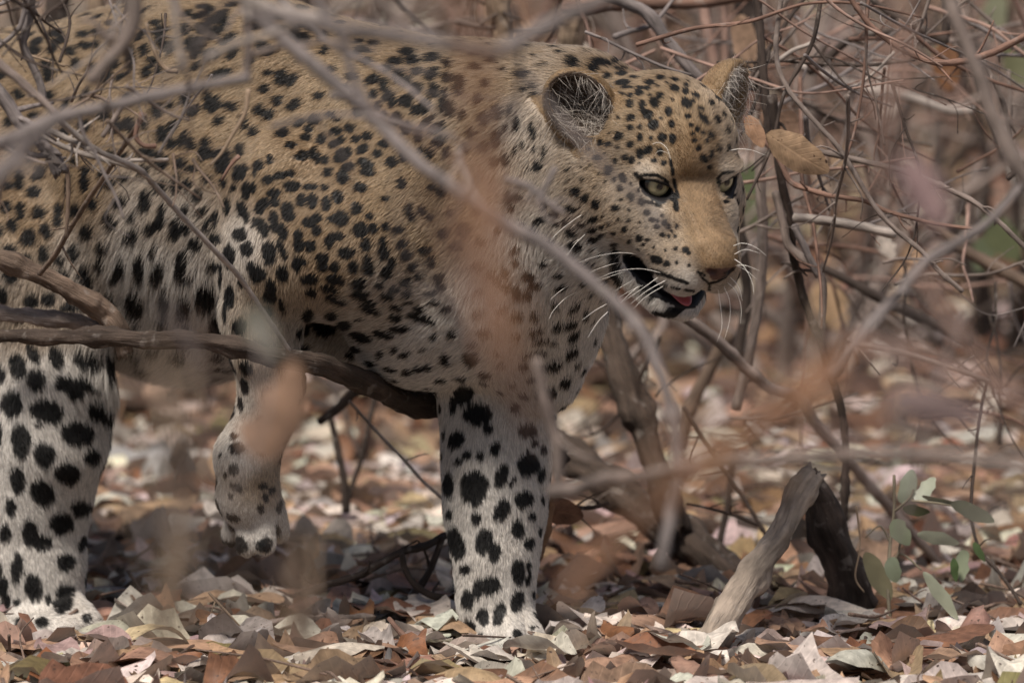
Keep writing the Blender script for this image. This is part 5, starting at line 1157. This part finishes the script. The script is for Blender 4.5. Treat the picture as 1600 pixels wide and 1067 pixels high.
# ------------------------------------------------------------------ bare shrubs further back
SHR = [  # px of the foot at its distance, distance, height, stems, colour, label
(60, 2.0, 1.0, 11, 'dark', 'dark bare shrub behind the rump'),
(250, 2.6, 1.1, 11, 'brown', 'brown bare shrub behind the back of the leopard'),
(520, 3.0, 1.2, 10, 'greybrown', 'grey bare shrub behind the shoulders'),
(720, 2.2, 1.0, 9, 'red', 'reddish bare shrub behind the neck'),
(960, 3.4, 1.2, 12, 'greybrown', 'grey brown bare shrub behind the forehead'),
(1110, 2.4, 1.0, 9, 'pink', 'rosy bare shrub behind the far ear'),
(1290, 1.9, .95, 12, 'greybrown', 'tangled bare shrub behind the double stem'),
(1420, 2.8, 1.1, 13, 'brown', 'brown tangled shrub behind the long arc'),
(1540, 2.1, 1.0, 12, 'dark', 'dark tangled shrub at the right edge'),
(1350, 4.6, 1.3, 12, 'pink', 'soft rosy shrub far behind the pale dead branch'),
(1560, 4.9, 1.3, 12, 'greybrown', 'soft grey shrub far behind at the right edge'),
(1180, 5.4, 1.3, 12, 'grey', 'soft pale shrub far behind the whiskers'),
(1010, 6.5, 1.4, 12, 'brown', 'soft brown shrub far behind the crown of the head'),
(800, 5.0, 1.4, 12, 'dark', 'dark soft shrub far behind the neck'),
(560, 6.0, 1.4, 12, 'greybrown', 'soft grey brown shrub far behind the shoulders'),
(330, 5.0, 1.4, 12, 'dark', 'dark soft shrub far behind the back'),
(110, 4.4, 1.4, 12, 'dark', 'dark soft shrub far behind the rump'),
(1470, 7.5, 1.5, 14, 'brown', 'farthest brown shrub at the right'),
(1230, 8.4, 1.5, 14, 'greybrown', 'farthest grey shrub right of the head'),
(900, 9.0, 1.5, 14, 'brown', 'farthest brown shrub above the neck'),
(450, 8.8, 1.5, 14, 'dark', 'farthest dark shrub above the back'),
]
rs = np.random.default_rng(77)
def fallen_leaf_mesh(k, r, curl=1.0, nu=9, nv=6):
    S, B = leaf_shapes(1, nu, nv, r, curl)
    me = mesh_np('leaf_blade', S[0], leaf_quads(nu, nv), m_leaf)
    set_attr(me, 'blade', 'FLOAT_VECTOR', 'POINT', B)
    return me
LEAFS = [fallen_leaf_mesh(k, rs, .75, 12, 8) for k in range(28)]
SMALL = [fallen_leaf_mesh(k, rs, 1.0, 4, 3) for k in range(10)]
def shade(o, key, v=.15):
    c = np.array(PAL[key]) * rs.uniform(1 - v, 1 + v) * (1 + rs.normal(0, .03, 3))
    o.color = (*np.clip(c, 0, 1), 1)
for sx_, Y, h, ns_, col, label in SHR:
    X = (sx_ - 800) / PXM * (Y + 9) / 9
    root = link(bpy.data.objects.new('bare_shrub', None))
    root.location = (X, Y, 0)
    root.empty_display_size = .1
    tag(root, label, 'shrub', 'bare shrubs of the thicket')
    for i in range(ns_):
        a = rs.uniform(0, 2 * math.pi); lean = rs.uniform(.1, .75)
        L = h * rs.uniform(.6, 1.25)
        r0 = rs.uniform(.004, .011)
        p = np.array([rs.normal(0, .05), rs.normal(0, .05), -.01]); d = np.array([math.cos(a) * lean, math.sin(a) * lean, 1.0]); d /= np.linalg.norm(d)
        pts = [np.append(p, r0)]
        m = 7
        for j in range(m):
            d = nrm(d + rs.normal(0, .22, 3) + np.array([math.cos(a), math.sin(a), -.45]) * .10)
            p = p + d * L / m
            p[2] = max(p[2], .0)
            pts.append(np.append(p, r0 * (1 - .78 * (j + 1) / m)))
        st = wood('stem', pts, col, m_bark, ns=6, wob=.08, parent=root, per=28)
        tw = []
        for j in range(rs.integers(1, 4)):
            k = rs.integers(2, m)
            b0 = pts[k]; dd = nrm(nrm(rs.normal(0, 1, 3)) + np.array([0, 0, .3])); l2 = rs.uniform(.12, .4)
            e1 = b0[:3] + dd * l2 * .5; dd2 = nrm(dd + rs.normal(0, .4, 3)); e2 = e1 + dd2 * l2 * .5
            wood('twig', [np.append(b0[:3], b0[3] * .6), np.append(e1, b0[3] * .45), np.append(e2, b0[3] * .2)], col, m_bark, ns=5, wob=.05, parent=st, per=10)
    for i in range(7):
        a = rs.uniform(0, 2 * math.pi); r = rs.uniform(.1, .45)
        lf = link(bpy.data.objects.new('leaf', SMALL[rs.integers(len(SMALL))]), root)
        lf.location = (r * math.cos(a), r * math.sin(a), rs.uniform(.1, h * .8))
        lf.rotation_euler = rs.uniform(0, 6, 3); lf.scale = (rs.uniform(.05, .09),) * 3
        shade(lf, ['russet', 'tan', 'pinkish_tan', 'brown', 'cream'][rs.integers(5)])

# ------------------------------------------------------------------ dead leaves hanging in the thicket
def placed_leaf(name, label, cat, x, y, Y, length, width, ang, key, roll=0.0, mesh=None, group=None, parent=None, pitch=0.0, mat=None):
    """a leaf facing the camera: centre in photo pixels, length and width in photo pixels, angle of its long axis"""
    me = (mesh if mesh is not None else LEAFS[rs.integers(len(LEAFS))])
    o = link(bpy.data.objects.new(name, me), parent)
    a = math.radians(ang)
    ex = nrm(RT * math.cos(a) - UP * math.sin(a)); ez = -FW
    ey = np.cross(ez, ex)
    R = Matrix(np.stack([ex, ey, ez], 1).tolist()) @ Matrix.Rotation(math.radians(roll), 3, 'X') @ Matrix.Rotation(math.radians(pitch), 3, 'Y')
    s = length / PXM * scale_at(Y)
    bw = np.array([v.co.y for v in me.vertices]); w0 = bw.max() - bw.min()
    sy = (width / PXM * scale_at(Y)) / w0
    loc = Vector(P(x, y, Y))
    o.matrix_world = Matrix.LocRotScale(loc, R.to_quaternion(), Vector((s, sy, (s + sy) / 2)))
    shade(o, key, .06)
    if label: tag(o, label, cat, group)
    return o
HANG = [
('large tan dead leaf hanging in the twigs right of the far cheek', 1246, 240, .0, 118, 58, 32, 'tan', 20),
('small tan dead leaf hanging above the large tan leaf', 1180, 206, .0, 56, 28, 62, 'tan', 10),
('soft buff dead leaf behind the large tan leaf', 1228, 200, .35, 100, 56, 48, 'pinkish_tan', 25),
('blurred pink dead leaf hanging in front of the raised paw', 432, 642, -2.2, 165, 100, -66, 'pinkish_tan', 10),
('blurred grey leaf in front of the elbow', 412, 520, -2.4, 95, 50, 62, 'sage', 15),
('narrow brown dead leaf hanging against the planted foreleg', 846, 838, .06, 130, 24, 104, 'brown', 20),
('round brown dead leaf beside the planted foreleg', 880, 800, .14, 66, 46, 10, 'brown', 15),
('blurred russet dead leaf behind the pale dead branch', 1300, 478, 1.3, 90, 62, 70, 'tan', 20),
('blurred brown dead leaf under the muzzle', 1090, 470, 1.2, 70, 60, 20, 'pinkish_tan', 20),
('orange brown dead leaf at the upper right behind the arc', 1478, 105, .9, 80, 46, 80, 'russet', 20),
('buff dead leaf hanging right of the far ear', 1165, 70, .5, 96, 44, 80, 'pinkish_tan', 30),
('small cream dead leaf caught in the twigs at the right', 1387, 385, .5, 44, 32, 60, 'cream', 10),
('blurred orange dead leaf on the slanting stem under the muzzle', 1128, 700, -3.2, 130, 50, -38, 'tan', 15),
('soft rosy dead leaf at the right middle', 1440, 300, -2.8, 130, 62, 60, 'mauve', 20),
('soft rosy dead leaf at the lower right', 1470, 640, -2.9, 170, 62, 12, 'mauve', 20),
]
HLEAF = [fallen_leaf_mesh(k, np.random.default_rng(500 + k), .3) for k in range(8)]
for i, (label, x, y, Y, l, w, a, key, roll) in enumerate(HANG):
    placed_leaf('hanging_leaf', label, 'leaf', x, y, Y, l, w, a, key, roll, HLEAF[i % len(HLEAF)], 'dead leaves caught in the thicket')

# side twigs and shrivelled leaves of the stems close to the camera
for st, run, col in sprays:
    q = smooth_path(np.array(run), 24)
    w = q[:, 3].mean() / .3
    for j in range(13):
        off = rs.uniform(-1.3, 1.3) * w
        i0 = rs.integers(0, 10); i1 = rs.integers(14, 24)
        pts = [(q[i, 0] + off * (i - i0) / (i1 - i0) * 1.2 + rs.normal(0, w * .3), q[i, 1] + rs.normal(0, w * .3), q[i, 2] + rs.normal(0, .12), w * .27) for i in np.linspace(i0, i1, 5).astype(int)]
        wood('twig', px(pts), col, m_bark, ns=6, wob=.1, parent=st, per=24)
    for j in range(7):
        i = rs.integers(1, 24)
        placed_leaf('leaf', None, None, q[i, 0] + rs.normal(0, w * 1.3), q[i, 1] + rs.normal(0, w), q[i, 2] + rs.normal(0, .15), w * rs.uniform(1.2, 2.4), w * rs.uniform(.6, 1.1), rs.uniform(0, 180),
                    ['pinkish_tan', 'tan', 'brown', 'mauve'][rs.integers(4)], rs.uniform(0, 60), SMALL[rs.integers(len(SMALL))], None, st)

# ------------------------------------------------------------------ the green seedling at the right
m_green, nt, b = new_mat('green_leaf')
oi = nt.nodes.new('ShaderNodeObjectInfo'); g = nt.nodes.new('ShaderNodeNewGeometry')
n1 = nt.nodes.new('ShaderNodeTexNoise'); n1.inputs['Scale'].default_value = 70; n1.inputs['Detail'].default_value = 4; nt.links.new(g.outputs['Position'], n1.inputs['Vector'])
r1 = nt.nodes.new('ShaderNodeMapRange'); r1.inputs['To Min'].default_value = .7; r1.inputs['To Max'].default_value = 1.3; nt.links.new(n1.outputs['Fac'], r1.inputs['Value'])
sc_ = nt.nodes.new('ShaderNodeVectorMath'); sc_.operation = 'SCALE'; nt.links.new(oi.outputs['Color'], sc_.inputs[0]); nt.links.new(r1.outputs[0], sc_.inputs['Scale'])
nt.links.new(sc_.outputs[0], b.inputs['Base Color']); b.inputs['Roughness'].default_value = .38
GLEAF = [fallen_leaf_mesh(k, np.random.default_rng(900 + k), .2) for k in range(3)]
for me_ in GLEAF: me_.materials[0] = m_green
for i, (x, y, Y, l, w, a, c, label) in enumerate([(1178, 292, 1.6, 74, 50, 80, (.07, .085, .04), 'blurred green leaf behind the far cheek'), (1180, 340, 1.7, 60, 40, 30, (.10, .11, .06), 'second blurred green leaf below the first behind the far cheek'),
        (1566, 372, 1.4, 90, 52, 55, (.08, .09, .045), 'blurred green leaf near the right edge above the dark diagonal branch'), (1536, 398, 1.5, 60, 40, 110, (.06, .07, .035), 'smaller blurred green leaf near the right edge'),
        (1588, 100, 1.2, 70, 44, 70, (.11, .11, .06), 'olive green leaf at the top right edge'), (1555, 20, 1.6, 80, 40, 95, (.13, .13, .08), 'pale olive leaf at the top right corner')]):
    lf = placed_leaf('green_leaf', label, 'leaf', x, y, Y, l, w, a, 'olive', 15, GLEAF[i % 3], 'green leaves in the thicket')
    lf.color = (*c, 1)
plant = link(bpy.data.objects.new('seedling', None))
plant.location = Pg(1395, 985); plant.empty_display_size = .05
tag(plant, 'young green plant with grey green leaves growing from the litter at right', 'plant')
GL = {'g': (.25, .265, .20), 'd': (.045, .07, .025), 'm': (.16, .18, .12), 'o': (.22, .20, .12)}
bpy.context.view_layer.update()
pinv = plant.matrix_world.inverted()
def pl(pts): return [np.append(np.array(pinv @ Vector(P(x, y, Y))), h / PXM) for x, y, Y, h in pts]
COL['stem'] = (.20, .17, .12)
for k, run in enumerate(([(1392, 985, .02, 3), (1388, 920, .04, 3), (1392, 850, .05, 3), (1398, 800, .05, 2.5), (1397, 742, .05, 2.5)],
            [(1388, 900, .04, 2), (1402, 868, .03, 2), (1408, 840, .03, 2)], [(1396, 800, .05, 2), (1420, 780, .04, 2), (1428, 764, .04, 1.5)],
            [(1425, 782, .04, 2), (1460, 785, .03, 2), (1490, 790, .03, 1.5)], [(1390, 878, .04, 2), (1410, 866, .03, 2), (1440, 890, .02, 1.5)], [(1392, 850, .05, 1.5), (1375, 822, .05, 1.5), (1352, 840, .05, 1)])):
    wood('stem', pl(run), 'stem', m_bark, ns=7, wob=.05, parent=plant, per=24)
FLAT = [fallen_leaf_mesh(k, np.random.default_rng(300 + k), .16, 9, 6) for k in range(6)]
for me_ in FLAT: me_.materials[0] = m_green
for i, (x, y, Y, l, w, a, c, roll) in enumerate([(1418, 760, .05, 74, 40, -72, 'g', 10), (1446, 764, .04, 62, 40, -50, 'g', -25), (1432, 797, .03, 56, 30, 8, 'd', 30), (1408, 832, .02, 62, 46, 58, 'm', 20),
        (1466, 841, .02, 88, 36, 12, 'g', 30), (1520, 800, .02, 96, 42, 24, 'g', 35), (1470, 782, .03, 80, 20, 12, 'g', 50), (1504, 884, .05, 66, 34, 96, 'm', 20), (1492, 890, .04, 50, 22, 84, 'd', 30), (1530, 862, .05, 46, 18, 60, 'd', 10),
        (1470, 930, -.02, 120, 36, 54, 'g', 30), (1372, 900, .04, 110, 46, 62, 'o', 20), (1396, 890, .02, 54, 38, 80, 'm', 20)]):
    lf = placed_leaf('leaf', None, None, x, y, Y, l * .78, w * .72, a, 'olive', roll, FLAT[i % 6])
    mw = lf.matrix_world.copy(); lf.parent = plant; lf.matrix_parent_inverse = pinv; lf.matrix_world = mw
    cc = np.array(GL[c]) * rs.uniform(.85, 1.15); lf.color = (*cc, 1)

# ------------------------------------------------------------------ fallen leaves one can pick up: the nearest, lying on top of the litter
KEYS = ['cream', 'pale_grey', 'pinkish_tan', 'tan', 'brown', 'russet', 'straw', 'mauve', 'dark']
WORD = {'cream': 'cream', 'pale_grey': 'pale grey', 'pinkish_tan': 'pinkish tan', 'tan': 'tan', 'brown': 'brown', 'russet': 'russet', 'straw': 'straw yellow', 'mauve': 'mauve grey', 'dark': 'dark brown'}
def lay_leaf(loc, L, wid, yaw, rx, ry, key, me, label, group):
    o = link(bpy.data.objects.new('fallen_leaf', me))
    o.rotation_euler = (rx, ry, yaw)
    o.scale = (L, L * wid, L)
    R = np.array(o.rotation_euler.to_matrix()) * np.array([L, L * wid, L])[None]
    co = np.empty(len(me.vertices) * 3, dtype=np.float32); me.vertices.foreach_get('co', co)
    low = (co.reshape(-1, 3) @ R.T)[:, 2].min()
    o.location = (loc[0], loc[1], max(loc[2] - low * .3, .004 - low * .8))
    shade(o, key)
    tag(o, label, 'leaf', group)
    return o
SPECIAL = [  # px, py, length px, width factor, yaw deg, tilt x, tilt y, colour, label
(1052, 1020, 118, .62, -12, 30, 0, 'straw', 'long straw yellow dead leaf left of the foot of the bleached stick'),
(1188, 1008, 105, .9, 5, 24, 8, 'russet', 'bright russet dead leaf at the foot of the bleached stick'),
(1392, 1005, 120, 1.0, 70, 55, 20, 'pinkish_tan', 'broad pinkish dead leaf standing up right of the stump'),
(1500, 1030, 165, .9, 8, 28, 4, 'straw', 'large pale yellow dead leaf at the lower right'),
(1330, 990, 70, .9, 20, 40, 0, 'straw', 'small spotted straw leaf under the stump'),
(1265, 1046, 70, .9, 60, 50, 10, 'cream', 'cream curled dead leaf at the bottom right of centre'),
(690, 1012, 150, .9, -40, 40, 12, 'tan', 'broad olive tan dead leaf just left of the planted forepaw'),
(430, 1022, 80, .8, 80, 30, 10, 'cream', 'white tattered dead leaf below the raised paw'),
(345, 962, 130, .7, -10, 40, 0, 'cream', 'long cream boat shaped leaf between the hind foot and raised paw'),
(362, 1044, 74, .9, 0, 50, 0, 'mauve', 'round mauve grey dead leaf at the bottom left'),
(165, 1028, 80, 1.0, 60, 45, 0, 'brown', 'crumpled brown dead leaf in front of the hind toes'),
(1450, 985, 150, .6, 12, 20, 0, 'pale_grey', 'long pale grey dead leaf behind the large yellow leaf'),
(560, 975, 60, .9, 10, 20, 0, 'cream', 'small white dead leaf beside the rough stick'),
(700, 965, 120, .7, 10, 30, 0, 'tan', 'tan curled dead leaf left of the planted foreleg'),
(990, 1045, 110, .8, -50, 50, 0, 'brown', 'dark brown dead leaf left of the long straw leaf'),
(1215, 1040, 90, .8, 20, 30, 0, 'mauve', 'mauve dead leaf under the russet leaf'),
(35, 990, 110, .8, 40, 35, 10, 'mauve', 'mauve grey dead leaf behind the hind foot at left'),
(1340, 1046, 90, .7, 70, 60, 0, 'russet', 'russet and cream dead leaf at the bottom right'),
]
for i, (x, y, l, wf, yaw, tx, ty, key, label) in enumerate(SPECIAL):
    q = Pg(x, y)
    lay_leaf(q + np.array([0, 0, .022]), l / PXM, wf, math.radians(yaw), math.radians(tx * .4), math.radians(ty * .4), key, LEAFS[(i * 5 + 2) % len(LEAFS)], label, 'fallen leaves on the forest floor')
n_ind = 282
cnt = 0
while cnt < n_ind:
    x = rs.uniform(-40, 1640)
    y = rs.choice([rs.uniform(945, 1085), rs.uniform(840, 960), rs.uniform(760, 850)], p=[.62, .28, .10])
    q = Pg(x, y)
    if any((q[0] - fx) ** 2 + (q[1] - fy) ** 2 < .085 ** 2 or (abs(q[0] - fx) < .06 and -.16 < q[1] - fy < 0) for fx, fy in ((-.012, -.02), (-.455, .06))): continue
    key = KEYS[rs.choice(len(KEYS), p=[.23, .15, .22, .13, .13, .03, .03, .06, .02])]
    L = rs.uniform(.06, .12)
    rx, ry = rs.normal(.03, .12), rs.normal(0, .11)
    zone = ['at the left edge', 'before the hind foot', 'right of the hind foot', 'below the raised paw', 'below the belly', 'left of the forepaw', 'at the forepaw', 'right of the forepaw', 'beneath the muzzle', 'left of the bleached stick', 'by the bleached stick', 'by the dark stump', 'under the seedling', 'at the right edge'][int(np.searchsorted([70, 190, 300, 430, 560, 690, 850, 950, 1050, 1140, 1260, 1370, 1500], x))]
    row = 'in front' if y > 1030 else 'midway back' if y > 960 else 'farther back'
    size = 'large' if L > .095 else 'small' if L < .075 else 'middling'
    pos = 'flat' if abs(rx) < .13 and abs(ry) < .12 else 'tilted'
    lb = f'{size} {WORD[key]} {pos} dead leaf {row} {zone}'
    lay_leaf(q + np.array([0, 0, rs.uniform(.012, .032)]), L, rs.uniform(.8, 1.15), rs.uniform(0, 6.28), rx, ry, key, LEAFS[rs.integers(len(LEAFS))], lb, 'fallen leaves on the forest floor')
    cnt += 1
# fine broken twigs among the leaves
VS, QS, BK, off = [], [], [], 0
for i in range(420):
    x, y = spread(1, -.6, 2.5, .3, rs)[0]
    a = rs.uniform(0, 6.28); L = rs.uniform(.03, .14)
    z = rs.uniform(.012, .04)
    d = np.array([math.cos(a), math.sin(a), rs.normal(0, .25)])
    p0 = np.array([x, y, z]); pts = smooth_path([p0 - d * L / 2, p0 + rs.normal(0, .006, 3), p0 + d * L / 2], 7)
    pts[:, 2] = np.maximum(pts[:, 2], .004)
    v, q = tube(pts, np.linspace(1, .5, 7) * rs.uniform(.0008, .0024), 5)
    VS.append(v); QS.append(q + off); off += len(v); BK.append(v)
me = mesh_tube('twig_litter', np.vstack(VS), np.vstack(QS), m_bark)
set_attr(me, 'bark', 'FLOAT_VECTOR', 'POINT', np.vstack(BK))
o = link(bpy.data.objects.new('twig_litter', me)); o['kind'] = 'stuff'; o.color = (.16, .11, .085, 1)

# ------------------------------------------------------------------ the tangle of fine twigs that fills the thicket
rt = np.random.default_rng(404)
ZONES = [  # x range, y range, depth range, count, half width, length, colours, words
((1170, 1640), (-10, 330), (-.05, .7), 46, (1.6, 4.2), (150, 460), ('greybrown', 'grey', 'dark', 'red', 'pink'), 'crossing the thicket right of the head'),
((1180, 1640), (300, 620), (.1, 1.0), 26, (1.6, 4.0), (130, 380), ('greybrown', 'grey', 'dark', 'red', 'pink'), 'in the tangle right of the muzzle'),
((860, 1200), (-20, 120), (.15, .9), 18, (1.6, 4.5), (110, 320), ('greybrown', 'grey', 'red', 'pink'), 'behind the crown of the head'),
((400, 880), (-30, 40), (.45, 1.1), 12, (2, 5), (120, 300), ('greybrown', 'grey', 'dark'), 'above the shoulders'),
((-30, 250), (-20, 110), (-.6, -.25), 14, (1.5, 4.0), (90, 260), ('greybrown', 'grey', 'dark'), 'over the rump'),
((-30, 330), (150, 330), (-.6, -.25), 16, (1.3, 3.6), (80, 240), ('greybrown', 'grey', 'brown'), 'lying against the flank'),
((200, 620), (-20, 200), (-2.0, -.9), 9, (2.5, 6), (140, 380), ('grey', 'greybrown', 'pale'), 'blurred before the back'),
((500, 860), (80, 420), (-2.6, -1.2), 5, (2.5, 5), (140, 380), ('grey', 'pink', 'tan'), 'blurred before the shoulder'),
((1250, 1640), (480, 760), (-3.4, -1.8), 9, (2, 4.5), (160, 420), ('pink', 'grey', 'tan'), 'blurred at the lower right'),
((170, 520), (560, 980), (-4.2, -2.6), 14, (3, 6), (120, 320), ('tan', 'pink', 'grey'), 'blurred before the raised paw'),
((820, 1240), (640, 960), (-4.2, -2.6), 4, (3, 6), (140, 360), ('orange', 'pink', 'tan'), 'blurred right of the planted foreleg'),
((860, 1250), (560, 860), (.3, 1.2), 12, (1.6, 3.6), (90, 260), ('dark', 'greybrown', 'brown'), 'standing behind the log'),
]
for (xa, xb), (ya, yb), (Ya, Yb), n, (ha, hb_), (la, lb_), cols, words in ZONES:
    for i in range(n):
        cx_, cy_ = rt.uniform(xa, xb), rt.uniform(ya, yb)
        a = rt.choice([rt.normal(.6, .45), rt.normal(-.5, .5), rt.normal(1.5, .35)])
        L = rt.uniform(la, lb_); hw = rt.uniform(ha, hb_); Y = rt.uniform(Ya, Yb)
        if words.endswith('paw') : a = rt.normal(1.5, .35)
        if words.endswith('foreleg'): a = rt.normal(-.72, .3)
        m = 6; p = np.array([cx_ - math.cos(a) * L / 2, cy_ - math.sin(a) * L / 2]); pts = []
        dy_ = rt.normal(0, .05)
        for j in range(m):
            pts.append((p[0], p[1], Y + dy_ * (j - 2.5) / 2.5, hw * (1.1 - .12 * j)))
            a += rt.normal(0, .2)
            p = p + np.array([math.cos(a), math.sin(a)]) * L / (m - 1)
        col = cols[rt.integers(len(cols))]
        q = px(pts)
        if min(v[2] for v in q) < 0: q = [np.append(v[:2], [max(v[2], .004), v[3]]) for v in q]
        o = wood('twig', q, col, m_bark, ns=6, wob=.08, per=34, spurs=int(rt.integers(1, 6)) if Y > -1 else 0)
        if L > 150 and rt.random() < .7:
            for _ in range(rt.integers(1, 3)):
                k = rt.integers(1, m - 1); b0 = q[k]
                s0 = a + rt.choice([-1, 1]) * rt.uniform(.4, 1.0); l2 = L * rt.uniform(.2, .45) / PXM
                dd = RT * math.cos(s0) - UP * math.sin(s0) + FW * rt.normal(0, .3)
                e1 = b0[:3] + dd * l2 * .5 + rt.normal(0, .1, 3) * l2; e2 = b0[:3] + dd * l2 * 1.0 + rt.normal(0, .12, 3) * l2
                wood('side_twig', [np.append(b0[:3], b0[3] * .7), np.append(e1, b0[3] * .5), np.append(e2, b0[3] * .25)], col, m_bark, ns=5, wob=.05, parent=o, per=14)
        word = {'greybrown': 'grey brown', 'grey': 'grey', 'dark': 'dark', 'red': 'reddish', 'pink': 'rosy', 'tan': 'tan', 'pale': 'pale', 'brown': 'brown', 'orange': 'orange brown'}[col]
        size = 'long' if L > la + (lb_ - la) * .6 else 'short' if L < la + (lb_ - la) * .3 else 'middling'
        thick = 'hair thin' if hw < ha + (hb_ - ha) * .35 else 'stout' if hw > ha + (hb_ - ha) * .75 else 'thin'
        e = project(q[-1][:3]) - project(q[0][:3]); an = math.degrees(math.atan2(e[1], e[0])) % 180
        way = 'level' if an < 18 or an > 162 else 'falling rightward' if an < 68 else 'upright' if an < 112 else 'rising rightward'
        lb = f'{size} {thick} {word} twig {way} {words}'
        if len(lb.split()) > 13: lb = f'{thick} {word} twig {way} {words}'
        tag(o, lb, 'twig', 'fine twigs of the thicket')

# things that share a description are told apart by their order from the left
bpy.context.view_layer.update()
same = {}
for o in SC.objects:
    if o.parent is None and 'label' in o.keys(): same.setdefault(o['label'], []).append(o)
NUM = ['', 'one', 'two', 'three', 'four', 'five', 'six', 'seven', 'eight', 'nine', 'ten']
ORD = ['leftmost', 'second', 'third', 'fourth', 'fifth', 'sixth', 'seventh', 'eighth', 'ninth', 'tenth']
for lb, os_ in same.items():
    k = len(os_)
    if 1 < k <= 10:
        def sx_of(o):
            if o.location.length > 1e-6: return float(project(np.array(o.location))[0])
            c = np.array(o.bound_box).mean(0); return float(project(c)[0])
        for i, o in enumerate(sorted(os_, key=sx_of)):
            o['label'] = lb + (f', leftmost of {NUM[k]}' if i == 0 else f', rightmost of {NUM[k]}' if i == k - 1 else f', {ORD[i]} of {NUM[k]}')
